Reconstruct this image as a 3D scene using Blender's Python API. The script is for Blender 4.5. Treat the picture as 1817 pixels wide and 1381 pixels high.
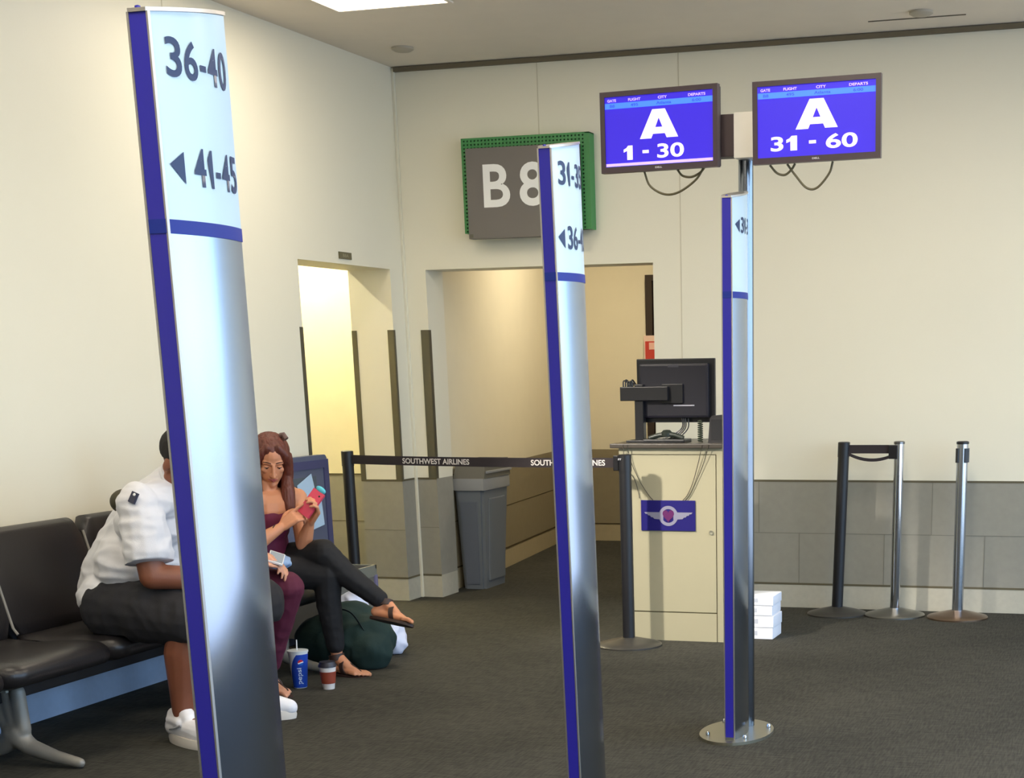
import bpy, bmesh, math, random
from mathutils import Vector, Matrix, noise
random.seed(7)
for o in list(bpy.data.objects): bpy.data.objects.remove(o, do_unlink=True)
S = bpy.context.scene
COL = S.collection
PI = math.pi

# ------------------------------------------------------------------ camera
IMG_W, IMG_H = 1817.0, 1381.0
F_PX, CX, CY = 2822.65, 1207.1, 1422.3
PITCH, ROLL, YAW, CAM_H = 0.2693, -0.0148, -0.2889, 1.4563
cam_data = bpy.data.cameras.new('camera')
cam = bpy.data.objects.new('camera', cam_data); COL.objects.link(cam)
fw = Vector((math.sin(YAW)*math.cos(PITCH), math.cos(YAW)*math.cos(PITCH), -math.sin(PITCH)))
rt0 = Vector((math.cos(YAW), -math.sin(YAW), 0)); up0 = rt0.cross(fw)
rt = math.cos(ROLL)*rt0 + math.sin(ROLL)*up0
up = -math.sin(ROLL)*rt0 + math.cos(ROLL)*up0
M = Matrix((rt, up, -fw)).transposed().to_4x4(); M.translation = Vector((0, 0, CAM_H))
cam.matrix_world = M
cam_data.sensor_width = 36; cam_data.sensor_fit = 'HORIZONTAL'
cam_data.lens = F_PX/IMG_W*36
cam_data.shift_x = (IMG_W/2-CX)/IMG_W
cam_data.shift_y = (CY-IMG_H/2)/IMG_W
cam_data.clip_start = 0.05
S.camera = cam

# ------------------------------------------------------------------ world, exposure
S.view_settings.view_transform = 'Standard'
S.view_settings.look = 'None'
S.view_settings.gamma = 1
S.view_settings.exposure = 0.0
S.view_settings.use_curve_mapping = False
W = bpy.data.worlds.new('sky'); S.world = W; W.use_nodes = True
nt = W.node_tree; nt.nodes.clear()
wo = nt.nodes.new('ShaderNodeOutputWorld'); bg = nt.nodes.new('ShaderNodeBackground')
tc = nt.nodes.new('ShaderNodeTexCoord'); sp = nt.nodes.new('ShaderNodeSeparateXYZ'); cr = nt.nodes.new('ShaderNodeValToRGB')
nt.links.new(tc.outputs['Generated'], sp.inputs[0]); nt.links.new(sp.outputs['Z'], cr.inputs[0])
nt.links.new(cr.outputs[0], bg.inputs[0]); nt.links.new(bg.outputs[0], wo.inputs[0])
cr.color_ramp.elements[0].position = 0.47; cr.color_ramp.elements[0].color = (0.40, 0.46, 0.55, 1)
cr.color_ramp.elements[1].position = 0.51; cr.color_ramp.elements[1].color = (0.55, 0.78, 1.0, 1)
ce = cr.color_ramp.elements.new(0.8); ce.color = (0.25, 0.48, 0.95, 1)
mz = nt.nodes.new('ShaderNodeMath'); mz.operation = 'MULTIPLY_ADD'; mz.inputs[1].default_value = 0.5; mz.inputs[2].default_value = 0.5
nt.links.new(sp.outputs['Z'], mz.inputs[0]); nt.links.new(mz.outputs[0], cr.inputs[0])
bg.inputs[1].default_value = 5.4

def area_light(name, loc, rot, sx, sy, power, color, spread=PI, portal=False):
    d = bpy.data.lights.new(name, 'AREA'); d.shape = 'RECTANGLE'; d.size = sx; d.size_y = sy
    d.energy = power; d.color = color; d.spread = spread
    if portal: d.cycles.is_portal = True
    o = bpy.data.objects.new(name, d); COL.objects.link(o); o.location = loc; o.rotation_euler = rot
    return o
# daylight enters through the tall windows of the right-hand wall
area_light('window_daylight', (3.02, 4.2, 1.6), (0, PI/2, 0), 2.9, 10.0, 1.0, (1, 1, 1), portal=True)

# ------------------------------------------------------------------ helpers
def lin(c):
    def f(v):
        v /= 255.0
        return v/12.92 if v <= 0.04045 else ((v+0.055)/1.055)**2.4
    return (f(c[0]), f(c[1]), f(c[2]), 1)
MATS = {}
def mat(name, rgb, rough=0.6, metal=0.0, var=0.06, vscale=6.0, bump=0.0, bscale=80.0, emit=0.0, aniso=0.0, spec=0.5, coat=0.0, stretch=(1, 1, 1), detail=3, arot=0.0):
    if name in MATS: return MATS[name]
    m = bpy.data.materials.new(name); m.use_nodes = True; n = m.node_tree; b = n.nodes['Principled BSDF']
    c = lin(rgb)
    b.inputs['Roughness'].default_value = rough; b.inputs['Metallic'].default_value = metal
    b.inputs['Specular IOR Level'].default_value = spec
    b.inputs['Coat Weight'].default_value = coat
    if aniso:
        b.inputs['Anisotropic'].default_value = aniso; b.inputs['Anisotropic Rotation'].default_value = arot
        tg = n.nodes.new('ShaderNodeTangent'); tg.direction_type = 'RADIAL'; tg.axis = 'Z'; n.links.new(tg.outputs[0], b.inputs['Tangent'])
    tcn = n.nodes.new('ShaderNodeTexCoord'); mp = n.nodes.new('ShaderNodeMapping'); mp.inputs['Scale'].default_value = stretch
    n.links.new(tcn.outputs['Object'], mp.inputs[0])
    nz = n.nodes.new('ShaderNodeTexNoise'); nz.inputs['Scale'].default_value = vscale; nz.inputs['Detail'].default_value = detail
    n.links.new(mp.outputs[0], nz.inputs['Vector'])
    mx = n.nodes.new('ShaderNodeMix'); mx.data_type = 'RGBA'
    mx.inputs[6].default_value = tuple(max(0, v*(1-var)) for v in c[:3])+(1,)
    mx.inputs[7].default_value = tuple(min(1, v*(1+var)) for v in c[:3])+(1,)
    n.links.new(nz.outputs[0], mx.inputs[0]); n.links.new(mx.outputs[2], b.inputs['Base Color'])
    if bump:
        nb = n.nodes.new('ShaderNodeTexNoise'); nb.inputs['Scale'].default_value = bscale; nb.inputs['Detail'].default_value = 4
        n.links.new(mp.outputs[0], nb.inputs['Vector'])
        bp = n.nodes.new('ShaderNodeBump'); bp.inputs['Strength'].default_value = bump; bp.inputs['Distance'].default_value = 0.004
        n.links.new(nb.outputs[0], bp.inputs['Height']); n.links.new(bp.outputs[0], b.inputs['Normal'])
    if emit:
        n.links.new(mx.outputs[2], b.inputs['Emission Color']); b.inputs['Emission Strength'].default_value = emit
    MATS[name] = m
    return m

def obj(name, bm, material, parent=None, smooth=False, label=None, recalc=True):
    if recalc: bmesh.ops.recalc_face_normals(bm, faces=bm.faces)
    me = bpy.data.meshes.new(name); bm.to_mesh(me); bm.free()
    mats = material if isinstance(material, (list, tuple)) else [material]
    for m in mats: me.materials.append(m)
    if smooth:
        me.polygons.foreach_set('use_smooth', [True]*len(me.polygons))
        try: me.set_sharp_from_angle(angle=math.radians(smooth if smooth is not True else 40))
        except Exception: pass
    o = bpy.data.objects.new(name, me); COL.objects.link(o)
    if parent is not None: o.parent = parent
    if label: o['label'] = label
    return o
def tag(o, label, cat, group=None):
    o['label'] = label; o['category'] = cat
    if group: o['group'] = group
    return o
def thing(name, label, cat, loc=(0, 0, 0), rotz=0, group=None):
    o = bpy.data.objects.new(name, None); COL.objects.link(o); o.empty_display_size = 0.1
    o.location = loc; o.rotation_euler = (0, 0, rotz)
    return tag(o, label, cat, group)
def struct(name, bm, m, parent=None, smooth=False):
    o = obj(name, bm, m, parent, smooth)
    if parent is None: o['kind'] = 'structure'
    return o
def bx(bm, x0, x1, y0, y1, z0, z1, bevel=0, mi=0):
    r = bmesh.ops.create_cube(bm, size=1)
    vs = r['verts']
    for v in vs:
        v.co = Vector(((x0+x1)/2+v.co.x*(x1-x0), (y0+y1)/2+v.co.y*(y1-y0), (z0+z1)/2+v.co.z*(z1-z0)))
    fs = set(f for v in vs for f in v.link_faces)
    for f in fs: f.material_index = mi
    if bevel:
        es = list(set(e for v in vs for e in v.link_edges))
        bmesh.ops.bevel(bm, geom=es, offset=bevel, segments=2, profile=0.7, affect='EDGES')
    return bm
def box(*a, **k): return bx(bmesh.new(), *a, **k)
def quad(bm, pts, mi=0):
    f = bm.faces.new([bm.verts.new(p) for p in pts]); f.material_index = mi; return f
def lathe(prof, seg=48, center=(0, 0, 0), bm=None, cap=True):
    bm = bm or bmesh.new(); rings = []
    for r, z in prof:
        if r < 1e-6: rings.append([bm.verts.new((center[0], center[1], center[2]+z))])
        else: rings.append([bm.verts.new((center[0]+r*math.cos(2*PI*i/seg), center[1]+r*math.sin(2*PI*i/seg), center[2]+z)) for i in range(seg)])
    for a, b in zip(rings, rings[1:]):
        for i in range(seg):
            j = (i+1) % seg
            if len(a) == 1 and len(b) == 1: continue
            if len(a) == 1: bm.faces.new((a[0], b[i], b[j]))
            elif len(b) == 1: bm.faces.new((a[i], a[j], b[0]))
            else: bm.faces.new((a[i], a[j], b[j], b[i]))
    if cap:
        for R in (rings[0], rings[-1]):
            if len(R) > 1: bm.faces.new(R)
    return bm
def tube(pts, r, seg=10, bm=None, radii=None, flat=1.0):
    bm = bm or bmesh.new(); pts = [Vector(p) for p in pts]; rings = []
    n = None
    for i, p in enumerate(pts):
        t = (pts[min(i+1, len(pts)-1)]-pts[max(i-1, 0)]).normalized()
        if n is None:
            n = t.orthogonal().normalized()
        n = (n-t*n.dot(t)).normalized(); b = t.cross(n)
        rr = radii[i] if radii else r
        rings.append([bm.verts.new(p+(n*math.cos(2*PI*k/seg)+b*math.sin(2*PI*k/seg)*flat)*rr) for k in range(seg)])
    for a, c in zip(rings, rings[1:]):
        for k in range(seg):
            j = (k+1) % seg; bm.faces.new((a[k], a[j], c[j], c[k]))
    bm.faces.new(rings[0]); bm.faces.new(rings[-1])
    return bm
def bez(pts, n=24):
    # Catmull-Rom through the points
    pts = [Vector(p) for p in pts]; P = [pts[0]*2-pts[1]]+pts+[pts[-1]*2-pts[-2]]; out = []
    for i in range(1, len(P)-2):
        for k in range(n):
            t = k/n; a, b, c, d = P[i-1:i+3]
            out.append(0.5*((2*b)+(c-a)*t+(2*a-5*b+4*c-d)*t*t+(3*b-a-3*c+d)*t**3))
    out.append(pts[-1]); return out
def prism(poly, axis='z', a=0.0, b=0.1, bm=None, mi=0):
    """extrude a 2D polygon: axis z -> (x,y), axis y -> (x,z), axis x -> (y,z)"""
    bm = bm or bmesh.new()
    def P(u, v, w): return {'z': (u, v, w), 'y': (u, w, v), 'x': (w, u, v)}[axis]
    A = [bm.verts.new(P(u, v, a)) for u, v in poly]; B = [bm.verts.new(P(u, v, b)) for u, v in poly]
    fs = [bm.faces.new(A), bm.faces.new(B)]
    for i in range(len(poly)):
        j = (i+1) % len(poly); fs.append(bm.faces.new((A[i], A[j], B[j], B[i])))
    for f in fs: f.material_index = mi
    return bm
def rrect(x0, x1, y0, y1, r, n=6):
    out = []
    for cx_, cy_, a0 in ((x1-r, y1-r, 0), (x0+r, y1-r, 90), (x0+r, y0+r, 180), (x1-r, y0+r, 270)):
        for k in range(n+1):
            a = math.radians(a0+90*k/n); out.append((cx_+r*math.cos(a), cy_+r*math.sin(a)))
    return out
def text_mesh(body, h=1.0, w=None, bold=0.0, depth=0.0, shear=0.0, align='LEFT', spacing=1.0):
    """flat lettering in the XY plane, cap height h, total width w, left edge at 0, base at 0"""
    cu = bpy.data.curves.new('lettering', 'FONT'); cu.body = body; cu.size = 1.0; cu.offset = bold; cu.extrude = depth; cu.shear = shear
    cu.space_character = spacing; cu.resolution_u = 5
    o = bpy.data.objects.new('lettering', cu); COL.objects.link(o)
    dg = bpy.context.evaluated_depsgraph_get(); me = bpy.data.meshes.new_from_object(o.evaluated_get(dg))
    bpy.data.objects.remove(o, do_unlink=True); bpy.data.curves.remove(cu)
    xs = [v.co.x for v in me.vertices]; ys = [v.co.y for v in me.vertices]
    x0, x1, y0, y1 = min(xs), max(xs), min(ys), max(ys)
    sy = h/(y1-y0); sx = (w/(x1-x0)) if w else sy
    bm = bmesh.new(); bm.from_mesh(me); bpy.data.meshes.remove(me)
    for v in bm.verts: v.co = Vector(((v.co.x-x0)*sx, (v.co.y-y0)*sy, v.co.z*1.0))
    return bm
def figures(txt, h, w, bold=0.016):
    """seat numbers: figures set side by side, with a flagged 1"""
    adv = {'1': 0.66, '-': 0.60}; tot = sum(adv.get(c, 1.0) for c in txt); u = w/tot; x = 0.0; out = bmesh.new()
    for c in txt:
        a_ = adv.get(c, 1.0)*u
        if c == '1':
            f = [(0.46, 0), (0.74, 0), (0.74, 1), (0.52, 1), (0.40, 0.84), (0.16, 0.76), (0.16, 0.62), (0.46, 0.70)]
            out.faces.new([out.verts.new((x+p*a_, q*h, 0)) for p, q in f])
        elif c == '-':
            out.faces.new([out.verts.new((x+p*a_, q*h, 0)) for p, q in ((0.14, 0.30), (0.86, 0.30), (0.86, 0.46), (0.14, 0.46))])
        else:
            t = text_mesh(c, h, a_*0.84, bold)
            for v in t.verts: v.co.x += x+0.08*a_
            merge(out, t)
        x += a_
    return out
def map_verts(bm, fn):
    for v in bm.verts: v.co = Vector(fn(v.co))
    return bm
def merge(dst, src, mi=None):
    me = bpy.data.meshes.new('t'); src.to_mesh(me); src.free()
    n0 = len(dst.faces); dst.from_mesh(me); bpy.data.meshes.remove(me)
    if mi is not None:
        dst.faces.ensure_lookup_table()
        for f in dst.faces[n0:]: f.material_index = mi
    return dst

# ------------------------------------------------------------------ materials
M_wall = mat('cream_wall_panel', (234, 229, 210), 0.45, var=0.03, vscale=1.5, bump=0.08, bscale=220)
M_ceil = mat('ceiling_white', (232, 222, 208), 0.9, var=0.03, bump=0.1, bscale=150)
M_wains = mat('grey_stone_laminate', (150, 147, 136), 0.5, var=0.10, vscale=22, detail=8)
M_skirt = mat('pale_stone_skirting', (186, 182, 166), 0.55, var=0.12, vscale=30, detail=8)
M_seam = mat('dark_seam', (96, 88, 66), 0.6)
M_wseam = mat('wall_seam', (196, 188, 162), 0.6)
M_steel = mat('corner_guard_steel', (104, 102, 90), 0.38, 0.6, var=0.05, vscale=3)
M_alu = mat('brushed_aluminium', (158, 168, 184), 0.17, 1.0, var=0.04, vscale=2, stretch=(1, 1, 0.02), aniso=0.95)
M_vinyl_top = mat('pale_blue_sheet', (196, 220, 234), 0.28, var=0.02)
M_band = mat('band_blue', (26, 46, 140), 0.5, var=0.03, spec=0.3)
M_capm = mat('cap_aluminium', (205, 200, 196), 0.38, 1.0)
M_purple = mat('violet_blue_strip', (44, 40, 160), 0.3, var=0.04, spec=0.6)
M_ink = mat('dark_blue_lettering', (22, 48, 92), 0.5)
M_black = mat('satin_black', (24, 24, 28), 0.42)
M_blackp = mat('black_plastic', (18, 18, 23), 0.35)
M_bezel = mat('monitor_bezel', (66, 52, 58), 0.35)
M_chrome = mat('polished_chrome', (205, 207, 212), 0.10, 1.0)
M_bronze = mat('worn_steel_base', (150, 128, 110), 0.3, 1.0, var=0.2, vscale=9)
M_white = mat('white_enamel', (242, 242, 240), 0.4)
# ------------------------------------------------------------------ the room
XL, YB, ZC = -4.568, 9.505, 3.191
XR, YF = 3.05, -5.0
ZW, ZG, ZB, ZD = 0.7614, 0.4508, 0.1445, 2.0298

# carpet: dark grey-brown with short streaks
mc = bpy.data.materials.new('dark_carpet'); mc.use_nodes = True; n = mc.node_tree; b = n.nodes['Principled BSDF']
b.inputs['Roughness'].default_value = 0.95; b.inputs['Specular IOR Level'].default_value = 0.15
tcn = n.nodes.new('ShaderNodeTexCoord'); mp = n.nodes.new('ShaderNodeMapping'); mp.inputs['Scale'].default_value = (9, 120, 1); mp.inputs['Rotation'].default_value = (0, 0, 0.5)
n.links.new(tcn.outputs['Object'], mp.inputs[0])
n1 = n.nodes.new('ShaderNodeTexNoise'); n1.inputs['Scale'].default_value = 1.0; n1.inputs['Detail'].default_value = 6; n.links.new(mp.outputs[0], n1.inputs['Vector'])
mp2 = n.nodes.new('ShaderNodeMapping'); mp2.inputs['Scale'].default_value = (140, 12, 1); mp2.inputs['Rotation'].default_value = (0, 0, 0.5)
n.links.new(tcn.outputs['Object'], mp2.inputs[0])
n2 = n.nodes.new('ShaderNodeTexNoise'); n2.inputs['Scale'].default_value = 1.0; n2.inputs['Detail'].default_value = 5; n.links.new(mp2.outputs[0], n2.inputs['Vector'])
n3 = n.nodes.new('ShaderNodeTexNoise'); n3.inputs['Scale'].default_value = 1.2; n3.inputs['Detail'].default_value = 4; n.links.new(tcn.outputs['Object'], n3.inputs['Vector'])
ad = n.nodes.new('ShaderNodeMath'); ad.operation = 'ADD'; n.links.new(n1.outputs[0], ad.inputs[0]); n.links.new(n2.outputs[0], ad.inputs[1])
ad2 = n.nodes.new('ShaderNodeMath'); ad2.operation = 'MULTIPLY_ADD'; n.links.new(n3.outputs[0], ad2.inputs[0]); ad2.inputs[1].default_value = 0.5; n.links.new(ad.outputs[0], ad2.inputs[2])
rp = n.nodes.new('ShaderNodeValToRGB'); hf = n.nodes.new('ShaderNodeMath'); hf.operation = 'MULTIPLY'; hf.inputs[1].default_value = 0.5; n.links.new(ad2.outputs[0], hf.inputs[0]); n.links.new(hf.outputs[0], rp.inputs[0])
rp.color_ramp.elements[0].position = 0.50; rp.color_ramp.elements[0].color = lin((47, 47, 43))
rp.color_ramp.elements[1].position = 0.75; rp.color_ramp.elements[1].color = lin((72, 71, 64))
n.links.new(rp.outputs[0], b.inputs['Base Color'])
bp = n.nodes.new('ShaderNodeBump'); bp.inputs['Strength'].default_value = 0.5; bp.inputs['Distance'].default_value = 0.004
n.links.new(ad.outputs[0], bp.inputs['Height']); n.links.new(bp.outputs[0], b.inputs['Normal'])

struct('floor', box(-8.0, XR+0.3, YF-0.3, 13.4, -0.12, 0.0), mc)
struct('ceiling', box(XL-0.28, XR+0.3, YF-0.3, YB+0.25, ZC, ZC+0.12), M_ceil)

# left wall with its doorway (0.28 m thick)
DY0, DY1 = 8.196, 9.315
WT = 0.285
def wall_bands(bm_w, bm_g, bm_s, x0, x1, y0, y1):
    bx(bm_s, x0, x1, y0, y1, 0, ZB); bx(bm_g, x0, x1, y0, y1, ZB, ZW); bx(bm_w, x0, x1, y0, y1, ZW, ZC)
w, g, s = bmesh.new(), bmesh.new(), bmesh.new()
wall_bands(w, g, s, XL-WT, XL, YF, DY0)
s2 = bmesh.new(); wall_bands(w, g, s2, XL-WT, XL, DY1, YB+0.25)
bx(w, XL-WT, XL, DY0, DY1, ZD, ZC)
struct('wall_left', w, M_wall)
struct('trim_1', g, M_wains); struct('baseboard_corner', s2, M_skirt); struct('baseboard_left', s, mat('daylight_tinted_skirting', (158, 174, 198), 0.5, var=0.08, vscale=30))  # left skirting has the blue of the daylight put into its colour
# back wall with the passage opening
PX0, PX1 = -4.42, -2.945
w, g, s = bmesh.new(), bmesh.new(), bmesh.new()
def back_bands(x0, x1, y0=YB, y1=YB+0.25):
    bx(s, x0, x1, y0, y1, 0, ZB); bx(g, x0, x1, y0, y1, ZB, ZW); bx(w, x0, x1, y0, y1, ZW, ZC)
back_bands(XL, PX0); back_bands(PX1, XR+0.3)
bx(w, PX0, PX1, YB, YB+0.25, ZD, ZC)
struct('wall_back', w, M_wall); struct('trim_2', g, M_wains); struct('baseboard_back', s, M_skirt)
# reveal bands (thin shadow joints between the bands, and the gap under the ceiling)
t = bmesh.new()
for z in (ZB, ZW):
    bx(t, PX1, XR, YB-0.002, YB, z-0.006, z+0.006)
    bx(t, XL, PX0, YB-0.002, YB, z-0.006, z+0.006)
    bx(t, XL, XL+0.002, YF, DY0, z-0.006, z+0.006); bx(t, XL, XL+0.002, DY1, YB, z-0.006, z+0.006)
    bx(t, XL-WT, XL, DY1-0.002, DY1, z-0.006, z+0.006)
struct('trim_3', t, M_seam)
t = bmesh.new()
bx(t, PX1, XR, YB-0.0015, YB, ZG-0.002, ZG+0.002); bx(t, XL, PX0, YB-0.0015, YB, ZG-0.002, ZG+0.002)
for x in (-2.30, -1.77, -1.254, -0.70, -0.15): bx(t, x-0.002, x+0.002, YB-0.0015, YB, ZG, ZW)
for x in (-2.05, -1.533, -0.941, -0.35): bx(t, x-0.002, x+0.002, YB-0.0015, YB, ZB, ZG)
bx(t, XL, XL+0.0015, YF, DY0, ZG-0.002, ZG+0.002); bx(t, XL-WT, XL, DY1-0.0015, DY1, ZG-0.002, ZG+0.002)
struct('trim_4', t, mat('panel_joint', (122, 120, 110), 0.6))
t = bmesh.new()
bx(t, -2.775, -2.768, YB-0.0015, YB, ZW, ZC); bx(t, -3.64, -3.634, YB-0.0015, YB, ZD, ZC)
bx(t, XL, XL+0.0015, 7.106, 7.112, ZW, ZC); bx(t, XL, XL+0.0015, 4.6, 4.606, ZW, ZC)
struct('trim_5', t, mat('wall_panel_joint', (208, 201, 178), 0.6))
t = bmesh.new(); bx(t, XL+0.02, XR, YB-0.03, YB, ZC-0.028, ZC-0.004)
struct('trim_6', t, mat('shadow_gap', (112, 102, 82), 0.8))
t = bmesh.new(); bx(t, XL, XL+0.018, YB-0.018, YB, 0.0, ZC-0.004, bevel=0.005)
struct('trim_7', t, mat('corner_bead', (228, 224, 205), 0.5))
# steel corner guards beside both doorways
k = 8
for (x0, x1, y0, y1) in ((XL-0.001, XL+0.003, DY0-0.035, DY0), (XL-WT, XL-WT+0.035, DY1-0.003, DY1), (XL-0.04, XL, DY1-0.003, DY1+0.002),
                         (XL-0.001, XL+0.004, DY1, DY1+0.018), (PX0-0.052, PX0+0.001, YB-0.004, YB)):
    struct('trim_%d' % k, box(x0, x1, y0, y1, ZW, 1.674), M_steel); k += 1
struct('trim_%d' % k, box(PX0-0.001, PX0+0.003, YB, YB+0.03, ZW, 1.674), M_steel); k += 1

# room behind the left doorway
w, g, s = bmesh.new(), bmesh.new(), bmesh.new()
for B_, z0, z1 in ((s, 0, ZB), (g, ZB, ZW), (w, ZW, 2.75)):
    bx(B_, -6.6, XL-WT, 9.85, 9.97, z0, z1); bx(B_, -6.72, -6.6, 7.0, 9.97, z0, z1); bx(B_, -6.6, XL-WT, 7.0, 7.1, z0, z1)
struct('wall_side_room', w, mat('side_room_wall', (240, 232, 200), 0.6)); struct('trim_%d' % k, g, M_wains); k += 1
struct('baseboard_side_room', s, M_skirt)
struct('ceiling_side_room', box(-6.72, XL-WT, 7.0, 9.97, 2.75, 2.85), M_ceil)
t = bmesh.new(); bx(t, -6.6, XL-WT, 9.846, 9.85, ZW-0.005, ZW+0.005); bx(t, -6.6, XL-WT, 9.848, 9.85, ZG-0.002, ZG+0.002)
bx(t, -6.6, XL-WT, 9.846, 9.85, ZB-0.004, ZB+0.004); struct('trim_%d' % k, t, M_seam); k += 1

# passage behind the back wall: slanting left wall, end wall, right wall
M_pass = mat('passage_wall', (234, 226, 202), 0.6, var=0.03)
M_passg = mat('passage_wainscot', (142, 132, 108), 0.55, var=0.08, vscale=20)
M_passb = mat('passage_skirting', (176, 164, 134), 0.6, var=0.08, vscale=20)
PL = [(-4.47, YB+0.25), (-4.606, 11.057), (-4.84, 12.93)]
for nm, mm, z0, z1 in (('baseboard_passage', M_passb, 0, ZB), ('trim_%d' % k, M_passg, ZB, ZW), ('wall_passage', M_pass, ZW, 2.9)):
    t = bmesh.new()
    prism([PL[0], PL[1], PL[2], (PL[2][0]-0.1, PL[2][1]), (PL[1][0]-0.1, PL[1][1]), (PL[0][0]-0.09, PL[0][1])], 'z', z0, z1, t)
    bx(t, -4.94, -2.6, 12.93, 13.05, z0, z1); bx(t, PX1+0.04, PX1+0.14, YB+0.25, 12.93, z0, z1)
    struct(nm, t, mm)
k += 1
struct('ceiling_passage', box(-4.95, -2.6, YB+0.25, 13.05, 2.9, 3.0), M_ceil)
t = bmesh.new()
for i in (0, 1):
    a, c = PL[i], PL[i+1]
    prism([a, c, (c[0]+0.004, c[1]), (a[0]+0.004, a[1])], 'z', ZB-0.005, ZB+0.005, t)
    prism([a, c, (c[0]+0.002, c[1]), (a[0]+0.002, a[1])], 'z', ZG-0.002, ZG+0.002, t)
bx(t, -4.84, -4.06, 12.926, 12.93, ZB-0.004, ZB+0.004)
struct('trim_%d' % k, t, mat('passage_seam', (70, 56, 30), 0.7)); k += 1
dr = thing('door_1', 'dark brown door at the end of the passage', 'door', (-3.6, 12.93, 0)); del dr['category']; dr['kind'] = 'structure'
M_dark = mat('dark_brown_door', (52, 40, 34), 0.45)
obj('door_leaf', box(-0.40, 0.5, -0.035, 0, 0, 2.09, bevel=0.003), M_dark, dr)
t = bmesh.new(); bx(t, -0.462, -0.405, -0.05, 0, 0, 2.14); bx(t, 0.505, 0.562, -0.05, 0, 0, 2.14); bx(t, -0.405, 0.505, -0.05, 0, 2.095, 2.14)
obj('door_frame', t, M_dark, dr)
obj('door_handle', tube([(0.40, -0.09, 1.0), (0.33, -0.09, 1.0)], 0.01, bm=tube([(0.4, -0.035, 1.0), (0.4, -0.095, 1.0)], 0.012)), M_steel, dr, True)
ns = thing('warning_notice', 'red notice with a white border on the dark door at the end of the passage', 'sign', (-3.978, 12.875, 1.50))
obj('notice_border', box(-0.10, 0.10, -0.003, 0, -0.17, 0.17), mat('notice_white', (235, 205, 190), 0.5), ns)
t = box(-0.088, 0.088, -0.005, -0.003, -0.158, 0.125); obj('notice_panel', t, mat('notice_red', (200, 62, 52), 0.5), ns)
obj('notice_heading', box(-0.055, -0.01, -0.007, -0.005, 0.06, 0.115), mat('notice_pale', (240, 190, 175), 0.5), ns)

# wall behind the camera and the window wall on the right
w = bmesh.new(); bx(w, XL-WT, XR+0.3, YF-0.25, YF, 0, ZC); struct('wall_front', w, M_wall)
w = bmesh.new(); bx(w, XR, XR+0.2, YF, YB, 0, 0.06); bx(w, XR, XR+0.2, YF, YB, 3.05, ZC); bx(w, XR, XR+0.2, YF, -1.0, 0.06, 3.05); bx(w, XR, XR+0.2, 9.2, YB, 0.06, 3.05)
struct('wall_right', w, M_wall)
for i in range(4):
    y0 = -1.0+i*2.55; y1 = y0+2.55
    t = bmesh.new()
    for (a, c, d, e) in ((y0, y0+0.06, 0.06, 3.05), (y1-0.06, y1, 0.06, 3.05), (y0, y1, 0.06, 0.12), (y0, y1, 2.99, 3.05)):
        bx(t, XR+0.05, XR+0.12, a, c, d, e)
    struct('window_%d' % (i+1), t, mat('window_frame', (120, 122, 126), 0.4, 0.6))

# ------------------------------------------------------------------ ceiling lights and fittings
M_diff = mat('light_diffuser', (255, 241, 218), 0.6, emit=9.6, var=0.0)
M_diff2 = mat('light_diffuser_boosted', (255, 241, 218), 0.6, emit=19.0, var=0.0)  # added out-of-view panels, stronger than the seen one to brighten the back wall
def ceiling_light(x0, x1, y0, y1, label):
    t_ = thing('ceiling_light', label, 'light', ((x0+x1)/2, (y0+y1)/2, ZC), 0, 'fluorescent ceiling panels')
    hx, hy = (x1-x0)/2, (y1-y0)/2
    f = bmesh.new()
    for a in ((-hx-0.02, -hx, -hy-0.02, hy+0.02), (hx, hx+0.02, -hy-0.02, hy+0.02), (-hx, hx, -hy-0.02, -hy), (-hx, hx, hy, hy+0.02)):
        bx(f, *a, -0.008, 0)
    obj('frame', f, M_ceil, t_)
    obj('diffuser', box(-hx, hx, -hy, hy, -0.004, 0), M_diff if x0 < -3 else M_diff2, t_)
ceiling_light(-4.093, -3.497, 6.74, 7.95, 'bright ceiling panel over the seats, cut by the top edge of the photo')
for (x, y, lb) in ((-3.8, 4.35, 'ceiling panel over the near end of the seats'), (-3.8, 1.5, 'ceiling panel above the left wall, behind the first post'),
                   (-1.4, 7.0, 'added ceiling panel above the podium, just outside the photo'), (-1.4, 4.35, 'added ceiling panel above the boarding posts'), (-1.4, 1.5, 'added ceiling panel above the photographer'),
                   (1.0, 7.0, 'added ceiling panel by the window wall, far one'), (1.0, 4.35, 'added ceiling panel by the window wall, middle one'), (1.0, 1.5, 'added ceiling panel by the window wall, near one'),
                   (-1.4, -1.5, 'added ceiling panel behind the photographer')):
    ceiling_light(x-0.3, x+0.3, y-0.6, y+0.6, lb)
for (x, y, lb) in ((-4.228, 8.949, 'small round ceiling fitting near the room corner'), (-1.317, 9.02, 'small round ceiling fitting on the right, by the slot')):
    t_ = thing('smoke_detector', lb, 'smoke detector', (x, y, ZC), 0, 'round ceiling fittings')
    obj('housing', lathe([(0.062, 0), (0.062, -0.012), (0.045, -0.022), (0, -0.024)], 32), mat('detector_grey', (176, 168, 152), 0.6), t_, True)
t = bmesh.new(); bx(t, -1.62, -1.105, 9.17, 9.18, ZC-0.004, ZC)
tag(obj('ceiling_slot', t, mat('slot_dark', (100, 92, 78), 0.8)), 'thin dark linear slot in the ceiling at upper right', 'vent')

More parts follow.
